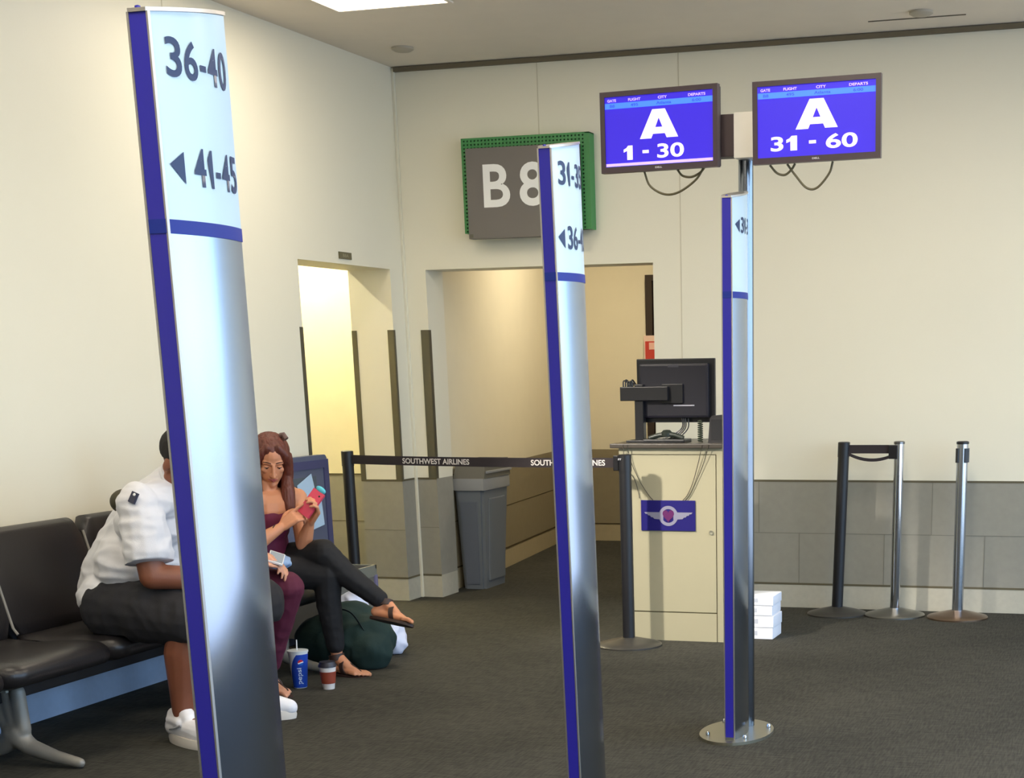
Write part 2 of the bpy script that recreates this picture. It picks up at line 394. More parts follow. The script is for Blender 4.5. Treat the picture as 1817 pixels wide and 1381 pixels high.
# added out-of-view spotlight, there to throw the barrier's shadow on the podium
t_ = thing('added_spotlight', 'small added spotlight out of view over the seats, aimed at the podium', 'light', (-4.15, 5.0, ZC))
obj('mount', lathe([(0.05, 0), (0.05, -0.015), (0.012, -0.02), (0.012, -0.09), (0, -0.09)], 24), M_white, t_, True)
sd_ = bpy.data.lights.new('spotlight_beam', 'SPOT'); sd_.energy = 950; sd_.color = (1.0, 0.93, 0.82); sd_.spot_size = math.radians(27); sd_.spot_blend = 1.0; sd_.shadow_soft_size = 0.09
so_ = bpy.data.objects.new('lamp_beam', sd_); COL.objects.link(so_); so_.parent = t_; so_.location = (0, 0, -0.16)
so_.rotation_euler = Vector((1.60, 3.1, -2.45)).to_track_quat('-Z', 'Y').to_euler()
hd_ = lathe([(0.035, 0.06), (0.06, 0.04), (0.07, -0.03), (0.066, -0.03), (0.055, 0.03), (0, 0.035)], 28, cap=False)
bmesh.ops.rotate(hd_, verts=hd_.verts, matrix=Vector((1.60, 3.1, -2.45)).to_track_quat('-Z', 'Y').to_matrix())
bmesh.ops.translate(hd_, verts=hd_.verts, vec=(-0.03, -0.05, -0.12)); obj('lamp_head', hd_, M_white, t_, True)

# lamps inside the side room and the passage
sl = thing('side_room_lamp', 'bright tube lamp inside the left doorway', 'light', (-5.55, 9.33, 2.75))
obj('housing', box(-0.12, 0.12, -0.45, 0.45, -0.05, 0), M_white, sl)
obj('tube', tube([(0, -0.43, -0.07), (0, 0.43, -0.07)], 0.018, 12), mat('lamp_tube', (255, 244, 205), 0.5, emit=520.0, var=0), sl, True)
dl = bpy.data.lights.new('passage_downlight', 'SPOT'); dl.energy = 140; dl.color = (1.0, 0.87, 0.64); dl.spot_size = math.radians(150); dl.spot_blend = 1.0; dl.shadow_soft_size = 0.06
t_ = thing('downlight', 'warm round downlight in the passage ceiling', 'light', (-3.50, 11.45, 2.9))
obj('trim_ring', lathe([(0.085, 0), (0.085, -0.012), (0.065, -0.012), (0.065, 0)], 32, cap=False), M_white, t_)
o = bpy.data.objects.new('lamp_beam', dl); COL.objects.link(o); o.parent = t_; o.location = (0, 0, -0.03)
o.rotation_euler = Vector((-0.75, 0.15, -1.40)).to_track_quat('-Z', 'Y').to_euler()

# small room sign above the left doorway
t_ = thing('door_sign', 'small dark number plate on the wall above the left doorway', 'sign', (XL, 8.741, 2.076))
obj('plate', box(0, 0.008, -0.073, 0.073, -0.019, 0.019), mat('plate_olive', (98, 92, 66), 0.4), t_)
obj('lettering', map_verts(text_mesh('B8A', 0.018, 0.07, 0.01), lambda c: (0.009, c.x-0.035, c.y-0.009)), mat('plate_text', (150, 146, 118), 0.5), t_)

# ------------------------------------------------------------------ gate sign B 8
gs = thing('gate_sign', 'grey gate sign reading B 8 on a green perforated backing, on the back wall', 'sign', (-3.70, YB, 2.48))
M_green = mat('green_perforated_metal', (62, 140, 76), 0.45)
gb = bmesh.new()
gx0, gx1, gz0, gz1 = -0.405, 0.405, -0.255, 0.28
# perforated face: grid of holes around the edge cut as recessed quads
fy = -0.085
def perforated(bm, x0, x1, z0, z1, nx, nz, y):
    dx, dz = (x1-x0)/nx, (z1-z0)/nz
    for i in range(nx):
        for j in range(nz):
            a, c = x0+i*dx, z0+j*dz; m = 0.28
            ox0, ox1, oz0, oz1 = a, a+dx, c, c+dz; ix0, ix1, iz0, iz1 = a+dx*m, a+dx*(1-m), c+dz*m, c+dz*(1-m)
            O = [(ox0, y, oz0), (ox1, y, oz0), (ox1, y, oz1), (ox0, y, oz1)]; I = [(ix0, y, iz0), (ix1, y, iz0), (ix1, y, iz1), (ix0, y, iz1)]
            D = [(p[0], y+0.012, p[2]) for p in I]
            for q in range(4):
                r_ = (q+1) % 4; quad(bm, [O[q], O[r_], I[r_], I[q]]); quad(bm, [I[q], I[r_], D[r_], D[q]])
perforated(gb, gx0+0.008, gx1-0.028, gz1-0.068, gz1-0.006, 34, 3, fy)
perforated(gb, gx0+0.008, gx0+0.075, gz0, gz1-0.068, 3, 22, fy)
perforated(gb, gx1-0.10, gx1-0.028, gz0, gz1-0.068, 3, 22, fy)
quad(gb, [(gx0+0.075, fy, gz0), (gx1-0.10, fy, gz0), (gx1-0.10, fy, gz1-0.068), (gx0+0.075, fy, gz1-0.068)])
bx(gb, gx0, gx0+0.008, fy, 0, gz0, gz1); bx(gb, gx1-0.028, gx1, fy, 0, gz0, gz1); bx(gb, gx0, gx1, fy, 0, gz1-0.006, gz1)
obj('perforated_backing', gb, M_green, gs, label='green perforated metal backing')
obj('backing_inside', box(gx0+0.008, gx1-0.028, fy+0.012, 0, gz0+0.002, gz1-0.006), mat('perforation_dark', (26, 58, 30), 0.8), gs)
obj('face_panel', box(-0.352, 0.352, -0.15, -0.087, -0.292, 0.215, bevel=0.004), mat('sign_grey', (112, 107, 102), 0.5), gs, label='grey face panel')
obj('lettering', map_verts(text_mesh('B', 0.240, 0.170, 0.018), lambda c: (c.x-0.245, -0.1515, c.y-0.118)), M_white, gs, label='white letter B')
obj('lettering', map_verts(text_mesh('8', 0.245, 0.165, 0.018), lambda c: (c.x-0.015, -0.1515, c.y-0.12)), M_white, gs, label='white figure 8')
for x in (-0.335, 0.335): obj('screw', box(x-0.012, x+0.012, -0.152, -0.15, -0.285, -0.265), M_steel, gs)

# ------------------------------------------------------------------ boarding posts
PW, PT, PBULGE, PH = 0.235, 0.0165, 0.020, 2.03
def surf(s): return PT+PBULGE*4*(s/PW)*(1-s/PW)
def ptop(s): return PH+0.035*s/PW
def post(name, label, cx_, y0, rows, rot=(0, 0, 0), plate=False):
    """rows: list of (z_base, arrow, text, s0, s1); the front strip faces -y, the lettered shell faces +x"""
    t_ = thing(name, label, 'boarding post', (cx_, y0, 0), 0, 'numbered boarding posts'); t_.rotation_euler = rot
    N = 24
    def shell(zfun0, zfun1, grow=0.0, s_a=0.0, s_b=PW):
        bm = bmesh.new(); ring0 = []; ring1 = []
        ss = [s_a+(s_b-s_a)*i/N for i in range(N+1)]
        prof = [(surf(s)+grow, s) for s in ss]+[(-surf(s)-grow, s) for s in reversed(ss)]
        for x, s in prof:
            ring0.append(bm.verts.new((x, s, zfun0(s)))); ring1.append(bm.verts.new((x, s, zfun1(s))))
        nP = len(prof)
        for i in range(nP):
            j = (i+1) % nP; bm.faces.new((ring0[i], ring0[j], ring1[j], ring1[i]))
        bm.faces.new(ring0); bm.faces.new(ring1)
        return bm
    zb = 0.012 if plate else 0.0
    obj('panel', shell(lambda s: zb, ptop), M_alu, t_, 50, label='curved brushed aluminium shell')
    obj('front_strip', box(-0.0172, 0.0160, -0.004, 0.0, zb+0.01, 2.029, bevel=0.001), M_purple, t_, label='violet-blue front strip')
    e = bmesh.new(); bx(e, -0.0215, -0.0172, -0.005, 0.006, zb, 2.03); bx(e, 0.0160, 0.0195, -0.005, 0.003, zb, 2.03)
    obj('edge_trim', e, M_capm, t_)
    obj('band', shell(lambda s: 1.682, lambda s: 1.705, 0.0022, -0.0055, PW), M_band, t_, 50, label='dark blue band')
    obj('lettered_sheet', shell(lambda s: 1.705, lambda s: ptop(s)-0.001, 0.0008, 0.0, PW), M_vinyl_top, t_, 50, label='pale blue lettered sheet')
    c = shell(lambda s: ptop(s), lambda s: ptop(s)+0.006, 0.0035, -0.007, PW+0.003)
    obj('top_cap', c, M_capm, t_, 50)
    obj('knob', lathe([(0.005, 0), (0.005, 0.008), (0, 0.01)], 12, (0.0, -0.002, 2.03)), M_purple, t_, True)
    for (zb_, arrow, txt, s0, s1, h) in rows:
        tm = figures(txt, h, s1-s0)
        bmesh.ops.triangulate(tm, faces=tm.faces)
        obj('lettering', map_verts(tm, lambda c_: (surf(s0+c_.x)+0.0024, s0+c_.x, zb_+c_.y)), M_ink, t_, recalc=False)
        if arrow:
            a0, a1 = arrow; am = bmesh.new()
            pts = [(a0, zb_+h/2), (a1, zb_+h*0.02), (a1, zb_+h*0.85)]
            am.faces.new([am.verts.new((surf(u)+0.0024, u, v)) for u, v in pts])
            obj('arrow', am, M_ink, t_, recalc=False)
    if plate:
        # oval base plate with four bolts
        pl = [(0.03+0.145*math.cos(a)*(1+0.0*math.sin(a)), 0.165+0.222*math.sin(a)) for a in [2*PI*i/48 for i in range(48)]]
        pl = [(x-0.045-0.0*(y-0.165), y) for x, y in pl]
        obj('base_plate', prism(pl, 'z', 0, 0.012), mat('plate_steel', (150, 146, 128), 0.35, 0.85, var=0.1), t_, label='oval steel base plate')
        for (x, y) in ((-0.105, 0.05), (0.055, 0.02), (0.10, 0.24), (-0.10, 0.29)):
            obj('bolt', lathe([(0.008, 0.012), (0.008, 0.024), (0.005, 0.03), (0, 0.031)], 12, (x, y, 0)), M_chrome, t_, True)
    else:
        pl = [(-0.01+0.145*math.cos(a), 0.13+0.22*math.sin(a)) for a in [2*PI*i/48 for i in range(48)]]
        obj('base_plate', prism(pl, 'z', -0.0, 0.012), mat('plate_steel', (150, 146, 128), 0.35, 0.85, var=0.1), t_)
    return t_
post('boarding_post', 'large near boarding post marked 36-40 and 41-45, in front of the seated people', -1.6665, 2.524,
     [(1.934, None, '36-40', 0.022, 0.215, 0.063), (1.763, (0.014, 0.046), '41-45', 0.066, 0.228, 0.063)])
post('boarding_post', 'middle boarding post marked 31-35 and 36-40, in front of the gate sign', -1.6435-0.0012, 4.42,
     [(1.937, None, '31-35', 0.022, 0.215, 0.063), (1.768, (0.014, 0.046), '36-40', 0.058, 0.228, 0.063)], rot=(0.008, -0.0125, 0))
post('boarding_post', 'far boarding post on an oval base plate beside the podium, under the screens', -1.556, 5.94,
     [(1.912, (0.022, 0.058), '31-35', 0.066, 0.23, 0.056)], plate=True)

# ------------------------------------------------------------------ display pole and screens
dp = thing('display_pole', 'round steel pole behind the far boarding post carrying two screens', 'pole', (-1.553, 6.215, 0))
obj('pole', lathe([(0.0285, 0.0125), (0.0285, 2.29)], 40, (0, 0, 0)), mat('display_pole_steel', (124, 130, 140), 0.18, 1.0), dp, True)
obj('mount_box', box(-0.028, 0.064, -0.075, 0.05, 2.185, 2.343, bevel=0.004), mat('mount_metal', (246, 242, 232), 0.35, 0.0), dp, 40, label='pale metal mounting box')
a = bmesh.new(); bx(a, -0.30, -0.028, -0.045, 0.03, 2.195, 2.343, bevel=0.003); obj('arm', a, mat('mount_dark', (72, 58, 60), 0.5), dp)
a = bmesh.new(); bx(a, 0.064, 0.30, -0.045, 0.03, 2.195, 2.343, bevel=0.003); obj('arm', a, mat('mount_dark', (72, 58, 60), 0.5), dp)
def emissive(name, rgb, s): return mat(name, rgb, 0.5, emit=s, var=0.0)
E_blue = emissive('screen_blue', (48, 26, 200), 0.62); E_strip = emissive('screen_light_blue', (62, 120, 245), 0.8)
E_white = emissive('screen_white', (232, 222, 255), 0.68); E_lil = emissive('screen_lilac', (196, 172, 255), 0.75); E_dim = emissive('screen_dim_text', (40, 70, 190), 0.6)
def screen(label, loc, rot, w_, h_, lines, cables, bottom_bar):
    t_ = thing('display_screen', label, 'screen', loc, 0, 'boarding screens'); t_.rotation_euler = rot
    hw, hh = w_/2, h_/2
    b_ = bmesh.new(); bz = 0.018
    bx(b_, -hw, hw, -0.028, 0.0, hh-bz, hh); bx(b_, -hw, hw, -0.028, 0.0, -hh, -hh+bz+0.003); bx(b_, -hw, -hw+bz, -0.028, 0.0, -hh+bz+0.003, hh-bz); bx(b_, hw-bz, hw, -0.028, 0.0, -hh+bz+0.003, hh-bz)
    obj('bezel', b_, M_bezel, t_)
    obj('back_cover', box(-hw+0.004, hw-0.004, 0.0, 0.022, -hh+0.004, hh-0.004, bevel=0.006), M_blackp, t_)
    obj('screen', box(-hw+bz, hw-bz, -0.023, -0.001, -hh+bz, hh-bz), E_blue, t_, label='lit blue screen')
    y = -0.0245; L = -hw+bz+0.002; R = hw-bz-0.002; T = hh-bz
    obj('header_strip', box(L, R, y-0.0003, y, T-0.042, T-0.022), E_strip, t_)
    for (txt, x, wd) in (('GATE', 0.03, 0.036), ('FLIGHT', 0.115, 0.05), ('CITY', 0.235, 0.036), ('DEPARTS', 0.355, 0.068)):
        obj('caption', map_verts(text_mesh(txt, 0.0095, wd, 0.03), lambda c_: (-hw+x*w_/0.47+c_.x*w_/0.47, y-0.0006, T-0.018+c_.y)), E_lil, t_, recalc=False)
    for (txt, x, wd) in (('B8', 0.04, 0.02), ('495', 0.125, 0.03), ('Atlanta', 0.228, 0.06), ('6:00', 0.37, 0.036)):
        obj('caption', map_verts(text_mesh(txt, 0.010, wd, 0.02), lambda c_: (-hw+x*w_/0.47+c_.x*w_/0.47, y-0.0008, T-0.037+c_.y)), E_dim, t_, recalc=False)
    # big block A
    A_ = bmesh.new(); ah = 0.100; aw = 0.155; ax = 0.0; az = -0.029
    P = [(-0.5, 0), (-0.165, 1), (0.165, 1), (0.5, 0), (0.20, 0), (0.155, 0.15), (-0.155, 0.15), (-0.20, 0)]
    Q = [(-0.092, 0.38), (0.092, 0.38), (0.0, 0.70)]
    cur = bpy.data.curves.new('letter', 'CURVE'); cur.dimensions = '2D'; cur.fill_mode = 'BOTH'
    for poly in (P, Q):
        sp_ = cur.splines.new('POLY'); sp_.points.add(len(poly)-1); sp_.use_cyclic_u = True
        for i, (u, v) in enumerate(poly): sp_.points[i].co = (u*aw, v*ah, 0, 1)
    oc = bpy.data.objects.new('letter', cur); COL.objects.link(oc)
    me = bpy.data.meshes.new_from_object(oc.evaluated_get(bpy.context.evaluated_depsgraph_get())); bpy.data.objects.remove(oc, do_unlink=True)
    A_.from_mesh(me)
    obj('lettering', map_verts(A_, lambda c_: (c_.x+0.002, y-0.0008, c_.y+az)), E_white, t_, label='white letter A', recalc=False)
    for (txt, x0, x1) in lines:
        if txt == '1':
            one = bmesh.new(); k1 = (x1-x0)
            pts1 = [(x0+u*k1, -0.099+v*0.050) for u, v in ((0.38, 0), (1, 0), (1, 1), (0.50, 1), (0.30, 0.84), (0, 0.74), (0, 0.53), (0.38, 0.64))]
            one.faces.new([one.verts.new((u, y-0.0009, v)) for u, v in pts1]); obj('lettering', one, E_white, t_, recalc=False); continue
        obj('lettering', map_verts(text_mesh(txt, 0.050 if txt != '-' else 0.011, x1-x0, 0.022 if txt != '-' else 0.0), lambda c_: (x0+c_.x, y-0.0009, (-0.099 if txt != '-' else -0.079)+c_.y)), E_white, t_, recalc=False)
    if bottom_bar: obj('bottom_strip', box(L, R, y-0.0006, y, -hh+bz+0.005, -hh+bz+0.015), E_lil, t_)
    obj('logo', map_verts(text_mesh('DELL', 0.006, 0.028, 0.04), lambda c_: (c_.x-0.014, -0.0286, -hh+0.008+c_.y)), mat('logo_silver', (222, 222, 226), 0.3, 0.6), t_, recalc=False)
    for pts in cables:
        obj('cable', tube(bez(pts, 10), 0.0042, 8), mat('cable_olive', (92, 84, 58), 0.5), t_, True)
    return t_
screen('lit screen reading A 1 - 30, left of the pole', (-1.853, 6.112, 2.292), (0, math.radians(0.0), math.radians(-6)), 0.472, 0.284,
       [('1', -0.143, -0.106), ('-', -0.066, -0.040), ('30', -0.006, 0.102)],
       [[(-0.075, 0.01, -0.14), (-0.055, 0.015, -0.19), (0.0, 0.02, -0.222), (0.06, 0.02, -0.218), (0.13, 0.015, -0.18), (0.165, 0.01, -0.14)],
        [(0.06, 0.01, -0.14), (0.08, 0.012, -0.162), (0.115, 0.013, -0.168), (0.15, 0.012, -0.155), (0.168, 0.01, -0.14)]], True)
screen('lit screen reading A 31 - 60, right of the pole', (-1.257, 6.10, 2.293), (0, math.radians(-0.5), 0), 0.470, 0.281,
       [('3', -0.168, -0.121), ('1', -0.110, -0.070), ('-', -0.026, 0.000), ('60', 0.036, 0.152)],
       [[(-0.18, 0.01, -0.14), (-0.155, 0.015, -0.168), (-0.125, 0.015, -0.176), (-0.10, 0.012, -0.16), (-0.085, 0.01, -0.14)],
        [(-0.115, 0.01, -0.14), (-0.085, 0.015, -0.18), (-0.045, 0.018, -0.224), (-0.005, 0.018, -0.226), (0.04, 0.015, -0.18), (0.055, 0.01, -0.14)]], False)

# ------------------------------------------------------------------ stanchions
def stanchion(label, loc, kind, tilt=(0, 0), belts=(), h=1.0, r=0.0325, extra=None):
    t_ = thing('barrier_post', label, 'barrier post', (loc[0], loc[1], 0), 0, 'belt barrier posts')
    pm = {'black': M_black, 'chrome': M_chrome, 'silver': mat('silver_post', (188, 192, 200), 0.22, 1.0)}[kind]
    bmm = {'black': mat('black_base', (56, 54, 50), 0.35), 'chrome': mat('chrome_base', (150, 150, 146), 0.28, 1.0), 'silver': M_bronze}[kind]
    tx, ty = tilt
    obj('base', lathe([(0.176, 0), (0.176, 0.008), (0.172, 0.012), (0.12, 0.026), (0.06, 0.040), (0.036, 0.046), (0, 0.046)], 64), bmm, t_, 30)
    pb = lathe([(r, 0), (r, h-0.012)], 40)
    def lean(c): return (c.x+tx*c.z/h, c.y+ty*c.z/h, c.z)
    map_verts(pb, lean); obj('pole', pb, pm, t_, 40)
    hd = lathe([(r+0.003, h-0.012), (r+0.003, h), (r-0.004, h+0.004), (0, h+0.004)] if kind != 'black' else [(r+0.002, h-0.085), (r+0.002, h-0.003), (r-0.004, h), (0, h)], 40)
    obj('cap', map_verts(hd, lean), M_blackp if kind == 'silver' else (pm if kind == 'black' else mat('cap_dark_chrome', (120, 120, 122), 0.2, 1.0)), t_, 40)
    return t_
def belt(name_parent, pts, hgt, label, txts=()):
    pass
M_belt = mat('black_webbing', (38, 30, 34), 0.75, var=0.1, vscale=60)
def belt_mesh(a, c, z0a, z0c, hgt, sag=0.0, n_=24, th=0.0012):
    bm = bmesh.new(); a = Vector((a[0], a[1], 0)); c = Vector((c[0], c[1], 0)); d = (c-a); nrm = Vector((d.y, -d.x, 0)).normalized()*th
    rows = []
    for i in range(n_+1):
        u = i/n_; p = a.lerp(c, u); zz = z0a+(z0c-z0a)*u-sag*4*u*(1-u)
        rows.append([bm.verts.new((p.x+s_*nrm.x, p.y+s_*nrm.y, z)) for s_, z in ((1, zz), (1, zz+hgt), (-1, zz+hgt), (-1, zz))])
    for p, q in zip(rows, rows[1:]):
        for k_ in range(4):
            j = (k_+1) % 4; bm.faces.new((p[k_], p[j], q[j], q[k_]))
    bm.faces.new(rows[0]); bm.faces.new(rows[-1])
    return bm
LS = Vector((-4.435, 8.36, 0)); DS = Vector((-2.65, 8.0, 0))
s1 = stanchion('black barrier post at the left end of the printed belt, behind the size box', LS, 'black', h=0.998)
s2 = stanchion('black barrier post at the right end of the printed belt, in front of the podium', DS, 'black', h=1.0)
clip = bmesh.new(); bx(clip, -0.058, -0.030, -0.022, 0.022, 0.918, 0.995, bevel=0.004); obj('belt_clip', clip, M_blackp, s2)
tm_ = text_mesh('P7', 0.010, 0.018, 0.02); obj('marking', map_verts(tm_, lambda c: (-0.026+c.x, -0.0347, 0.972+c.y)), mat('pale_marking', (200, 200, 205), 0.5), s2, recalc=False)
d_ = DS-LS
bo = obj('belt', belt_mesh((0.03, -0.01), (d_.x-0.035, d_.y+0.0), 0.925, 0.933, 0.050, sag=0.006), M_belt, s1, label='black belt printed with white airline name')
dirb = Vector((d_.x-0.065, d_.y+0.01, 0)); Lb = dirb.length; dirb.normalize(); nb_ = Vector((dirb.y, -dirb.x, 0))
for (u0, u1) in ((0.362, 0.815), (1.215, 1.675)):
    tm_ = text_mesh('SOUTHWEST AIRLINES', 0.030, u1-u0, 0.02)
    def fb(c, u0=u0):
        u = u0+c.x; f = u/Lb; z = 0.925+0.008*f-0.006*4*f*(1-f)+0.010+c.y
        p = Vector((0.03, -0.01, 0))+dirb*u+nb_*0.0022
        return (p.x, p.y, z)
    obj('lettering', map_verts(tm_, fb), mat('white_print', (214, 208, 204), 0.6), bo, recalc=False)
B3, C3, S3 = Vector((-1.772, 9.288, 0)), Vector((-1.430, 9.300, 0)), Vector((-1.062, 9.285, 0))
s3 = stanchion('leaning black barrier post by the back wall, left of the chrome one', B3, 'black', tilt=(0.030, 0.0), h=1.0)
s4 = stanchion('chrome barrier post by the back wall, joined to the black one by a short belt', C3, 'chrome', tilt=(0.006, 0.0), r=0.029, h=1.0)
s5 = stanchion('silver barrier post with a brownish base, rightmost by the back wall', S3, 'silver', h=1.0, r=0.0325)
obj('belt', belt_mesh((0.055, -0.01), (0.335, 0.0), 0.935, 0.935, 0.048, sag=0.0), M_belt, s3)
obj('belt_loop', belt_mesh((0.055, -0.012), (0.335, -0.002), 0.925, 0.925, 0.018, sag=0.036), M_belt, s3)
obj('belt_clip', box(-0.050, 0.0, -0.034, 0.02, 0.905, 0.982, bevel=0.004), M_blackp, s4)
for a_ in (30, 120, 210, 300):
    hb = bmesh.new(); bx(hb, 0.030, 0.040, -0.011, 0.011, 0.885, 0.965, bevel=0.003)
    bmesh.ops.rotate(hb, verts=hb.verts, matrix=Matrix.Rotation(math.radians(a_+12), 3, 'Z')); obj('belt_slot', hb, M_blackp, s5)

# ------------------------------------------------------------------ boarding podium
pdm = thing('podium', 'cream boarding podium with a dark top, between the belt barrier and the far post', 'podium', (-2.47, 8.20, 0))
M_pod = mat('podium_cream', (168, 161, 134), 0.45, var=0.03)
obj('cabinet', box(-0.262, 0.275, 0.004, 0.50, 0, 1.022), M_pod, pdm)
obj('front_frame', box(0.258, 0.290, -0.004, 0.004, 0, 1.022), M_pod, pdm)
obj('top_rail', box(-0.278, 0.258, -0.003, 0.004, 0.990, 1.022), M_pod, pdm)
d = obj('door', box(-0.232, 0.253, -0.004, 0.004, 0.158, 0.986, bevel=0.001), M_pod, pdm)
obj('lock', lathe([(0.012, 0), (0.012, 0.006), (0.004, 0.006), (0, 0.004)], 20), mat('lock_metal', (160, 158, 140), 0.4, 0.6), d, True)
lk = d.children[0]; lk.location = (0.228, -0.004, 0.585); lk.rotation_euler = (PI/2, 0, 0)
obj('kick_panel', box(-0.262, 0.253, -0.004, 0.004, 0.0, 0.152), M_pod, pdm)
obj('gap', box(-0.262, 0.262, 0.0035, 0.0045, 0, 1.02), mat('podium_gap', (92, 80, 48), 0.7), pdm)
obj('counter_top', box(-0.320, 0.296, -0.03, 0.53, 1.022, 1.046, bevel=0.005), mat('dark_counter', (70, 64, 58), 0.35), pdm, label='dark counter top')
sgn = obj('emblem_panel', box(-0.158, 0.142, -0.012, -0.006, 0.592, 0.751), mat('emblem_blue', (30, 24, 104), 0.45, spec=0.3), pdm, label='blue panel with a winged emblem')
M_emb = mat('emblem_silver', (150, 148, 170), 0.4, 0.3); M_hrt = mat('emblem_magenta', (92, 26, 88), 0.45)
e = bmesh.new(); cxe, cze = -0.006, 0.670
N_ = 40; r1, r2 = 0.053, 0.036
for i in range(N_):
    a0, a1 = 2*PI*i/N_, 2*PI*(i+1)/N_
    quad(e, [(cxe+r1*math.cos(a0), -0.0135, cze+r1*math.sin(a0)), (cxe+r1*math.cos(a1), -0.0135, cze+r1*math.sin(a1)),
             (cxe+r2*math.cos(a1), -0.0135, cze+r2*math.sin(a1)), (cxe+r2*math.cos(a0), -0.0135, cze+r2*math.sin(a0))])
for sg in (-1, 1):
    W_ = [(0.028, 0.019), (0.134, 0.019), (0.126, 0.010), (0.118, 0.010), (0.112, 0.002), (0.102, 0.001), (0.096, -0.007), (0.086, -0.008), (0.078, -0.016), (0.028, -0.020)]
    f = e.faces.new([e.verts.new((cxe+sg*u, -0.0138, cze+v)) for u, v in W_])
obj('winged_ring', e, M_emb, sgn, recalc=False)
h = bmesh.new(); hp = []
for i in range(36):
    t0 = 2*PI*i/36; hp.append((16*math.sin(t0)**3, 13*math.cos(t0)-5*math.cos(2*t0)-2*math.cos(3*t0)-math.cos(4*t0)))
h.faces.new([h.verts.new((cxe+u*0.0020, -0.0142, cze+0.003+v*0.0023)) for u, v in hp]); obj('heart', h, M_hrt, sgn, recalc=False)
# cords hanging over the podium front
for pts in ([(-0.245, -0.034, 1.04), (-0.235, -0.02, 0.93), (-0.19, -0.015, 0.86), (-0.17, -0.012, 0.79), (-0.165, -0.012, 0.76)],
            [(-0.222, -0.034, 1.04), (-0.205, -0.02, 0.95), (-0.16, -0.015, 0.85), (-0.115, -0.012, 0.78), (-0.09, -0.012, 0.752)],
            [(0.190, -0.034, 1.04), (0.165, -0.02, 0.95), (0.13, -0.015, 0.84), (0.10, -0.012, 0.78), (0.075, -0.012, 0.752)],
            [(0.225, -0.034, 1.04), (0.195, -0.02, 0.95), (0.15, -0.015, 0.85), (0.115, -0.012, 0.78), (0.09, -0.012, 0.752)]):
    obj('cord', tube(bez(pts, 8), 0.0022, 6), mat('cord_grey', (70, 64, 50), 0.6), pdm, True)
# computer monitor seen from behind, on its stand
cm = thing('computer_monitor', 'black computer monitor seen from behind, on a bent stand on the podium', 'monitor', (-2.49, 8.38, 1.046))
b_ = bmesh.new(); bx(b_, -0.215, 0.218, 0.02, 0.045, 0.100, 0.430, bevel=0.006); obj('screen_frame', b_, M_blackp, cm, label='black screen frame')
b_ = bmesh.new(); bx(b_, -0.19, 0.19, -0.018, 0.022, 0.125, 0.405, bevel=0.012); obj('back_cover', b_, mat('monitor_back', (23, 22, 34), 0.38), cm)
obj('vesa_plate', box(-0.06, 0.055, -0.032, -0.018, 0.20, 0.300, bevel=0.003), M_blackp, cm)
obj('arm', box(-0.285, -0.02, -0.060, -0.032, 0.215, 0.288, bevel=0.004), M_blackp, cm)
obj('stand_post', box(-0.208, -0.160, -0.05, 0.0, 0.012, 0.30, bevel=0.004), M_blackp, cm)
obj('foot', box(-0.24, -0.06, -0.11, 0.10, 0.0, 0.012, bevel=0.003), M_blackp, cm)
obj('logo', box(-0.03, 0.03, -0.0185, -0.018, 0.385, 0.398), mat('logo_dim', (60, 58, 66), 0.5), cm)
obj('label_strip', box(0.0, 0.115, -0.0195, -0.018, 0.186, 0.192), mat('label_pale', (170, 168, 180), 0.5), cm)
hk = bmesh.new()
for i in range(5):
    c0 = (-0.27+i*0.012, -0.045, 0.288); tube(bez([c0, (c0[0]+0.002, -0.045, 0.318+0.006*math.sin(i*2)), (c0[0]+0.02, -0.04, 0.312-0.003*i), (c0[0]+0.03, -0.04, 0.290)], 5), 0.004, 6, hk)
obj('cable_bundle', hk, M_blackp, cm, True)
cb = bmesh.new()
for i, (x0_, x1_) in enumerate(((0.02, -0.02), (0.03, 0.0), (0.045, 0.02), (0.01, -0.05))):
    tube(bez([(x0_+0.03, 0.0, 0.13), (x0_+0.03, -0.01, 0.07), (x1_, -0.02, 0.02), (x1_-0.07, -0.03, 0.012)], 6), 0.004, 6, cb)
obj('cable', cb, M_blackp, cm, True)
# handset with its coiled cord, speaker
ph = thing('telephone_handset', 'dark telephone handset lying under the monitor on the podium', 'telephone', (-2.50, 8.30, 1.046))
b_ = tube(bez([(-0.11, 0, 0.022), (-0.05, 0.0, 0.038), (0.02, 0, 0.040), (0.08, 0, 0.022)], 6), 0.013, 10); obj('grip', b_, mat('handset_dark', (40, 46, 40), 0.4), ph, True)
b_ = lathe([(0, 0), (0.03, 0.002), (0.032, 0.02), (0.018, 0.034), (0, 0.036)], 20, (-0.015, 0.01, 0.03)); obj('earpiece', b_, mat('handset_dark', (40, 46, 40), 0.4), ph, True)
obj('cradle', box(-0.13, 0.10, -0.05, 0.09, 0, 0.018, bevel=0.006), M_blackp, ph)
pts = [(0.165+0.012*math.cos(i*0.9), 0.03+0.012*math.sin(i*0.9), 0.002+i*0.0016) for i in range(70)]
obj('coiled_cord', tube(pts, 0.0035, 6), mat('cord_green_black', (48, 58, 44), 0.5), ph, True)
spk = thing('desk_speaker', 'small black speaker at the right end of the podium top', 'speaker', (-2.222, 8.30, 1.046))
b_ = prism([(-0.05, 0), (0.055, 0), (0.055, 0.13), (0.045, 0.145), (-0.028, 0.138), (-0.040, 0.125)], 'y', -0.045, 0.06); obj('body', b_, mat('speaker_black', (42, 40, 42), 0.4), spk, 40)
obj('grille', box(-0.032, 0.045, -0.047, -0.045, 0.015, 0.12), mat('grille_dark', (24, 24, 28), 0.7), spk)

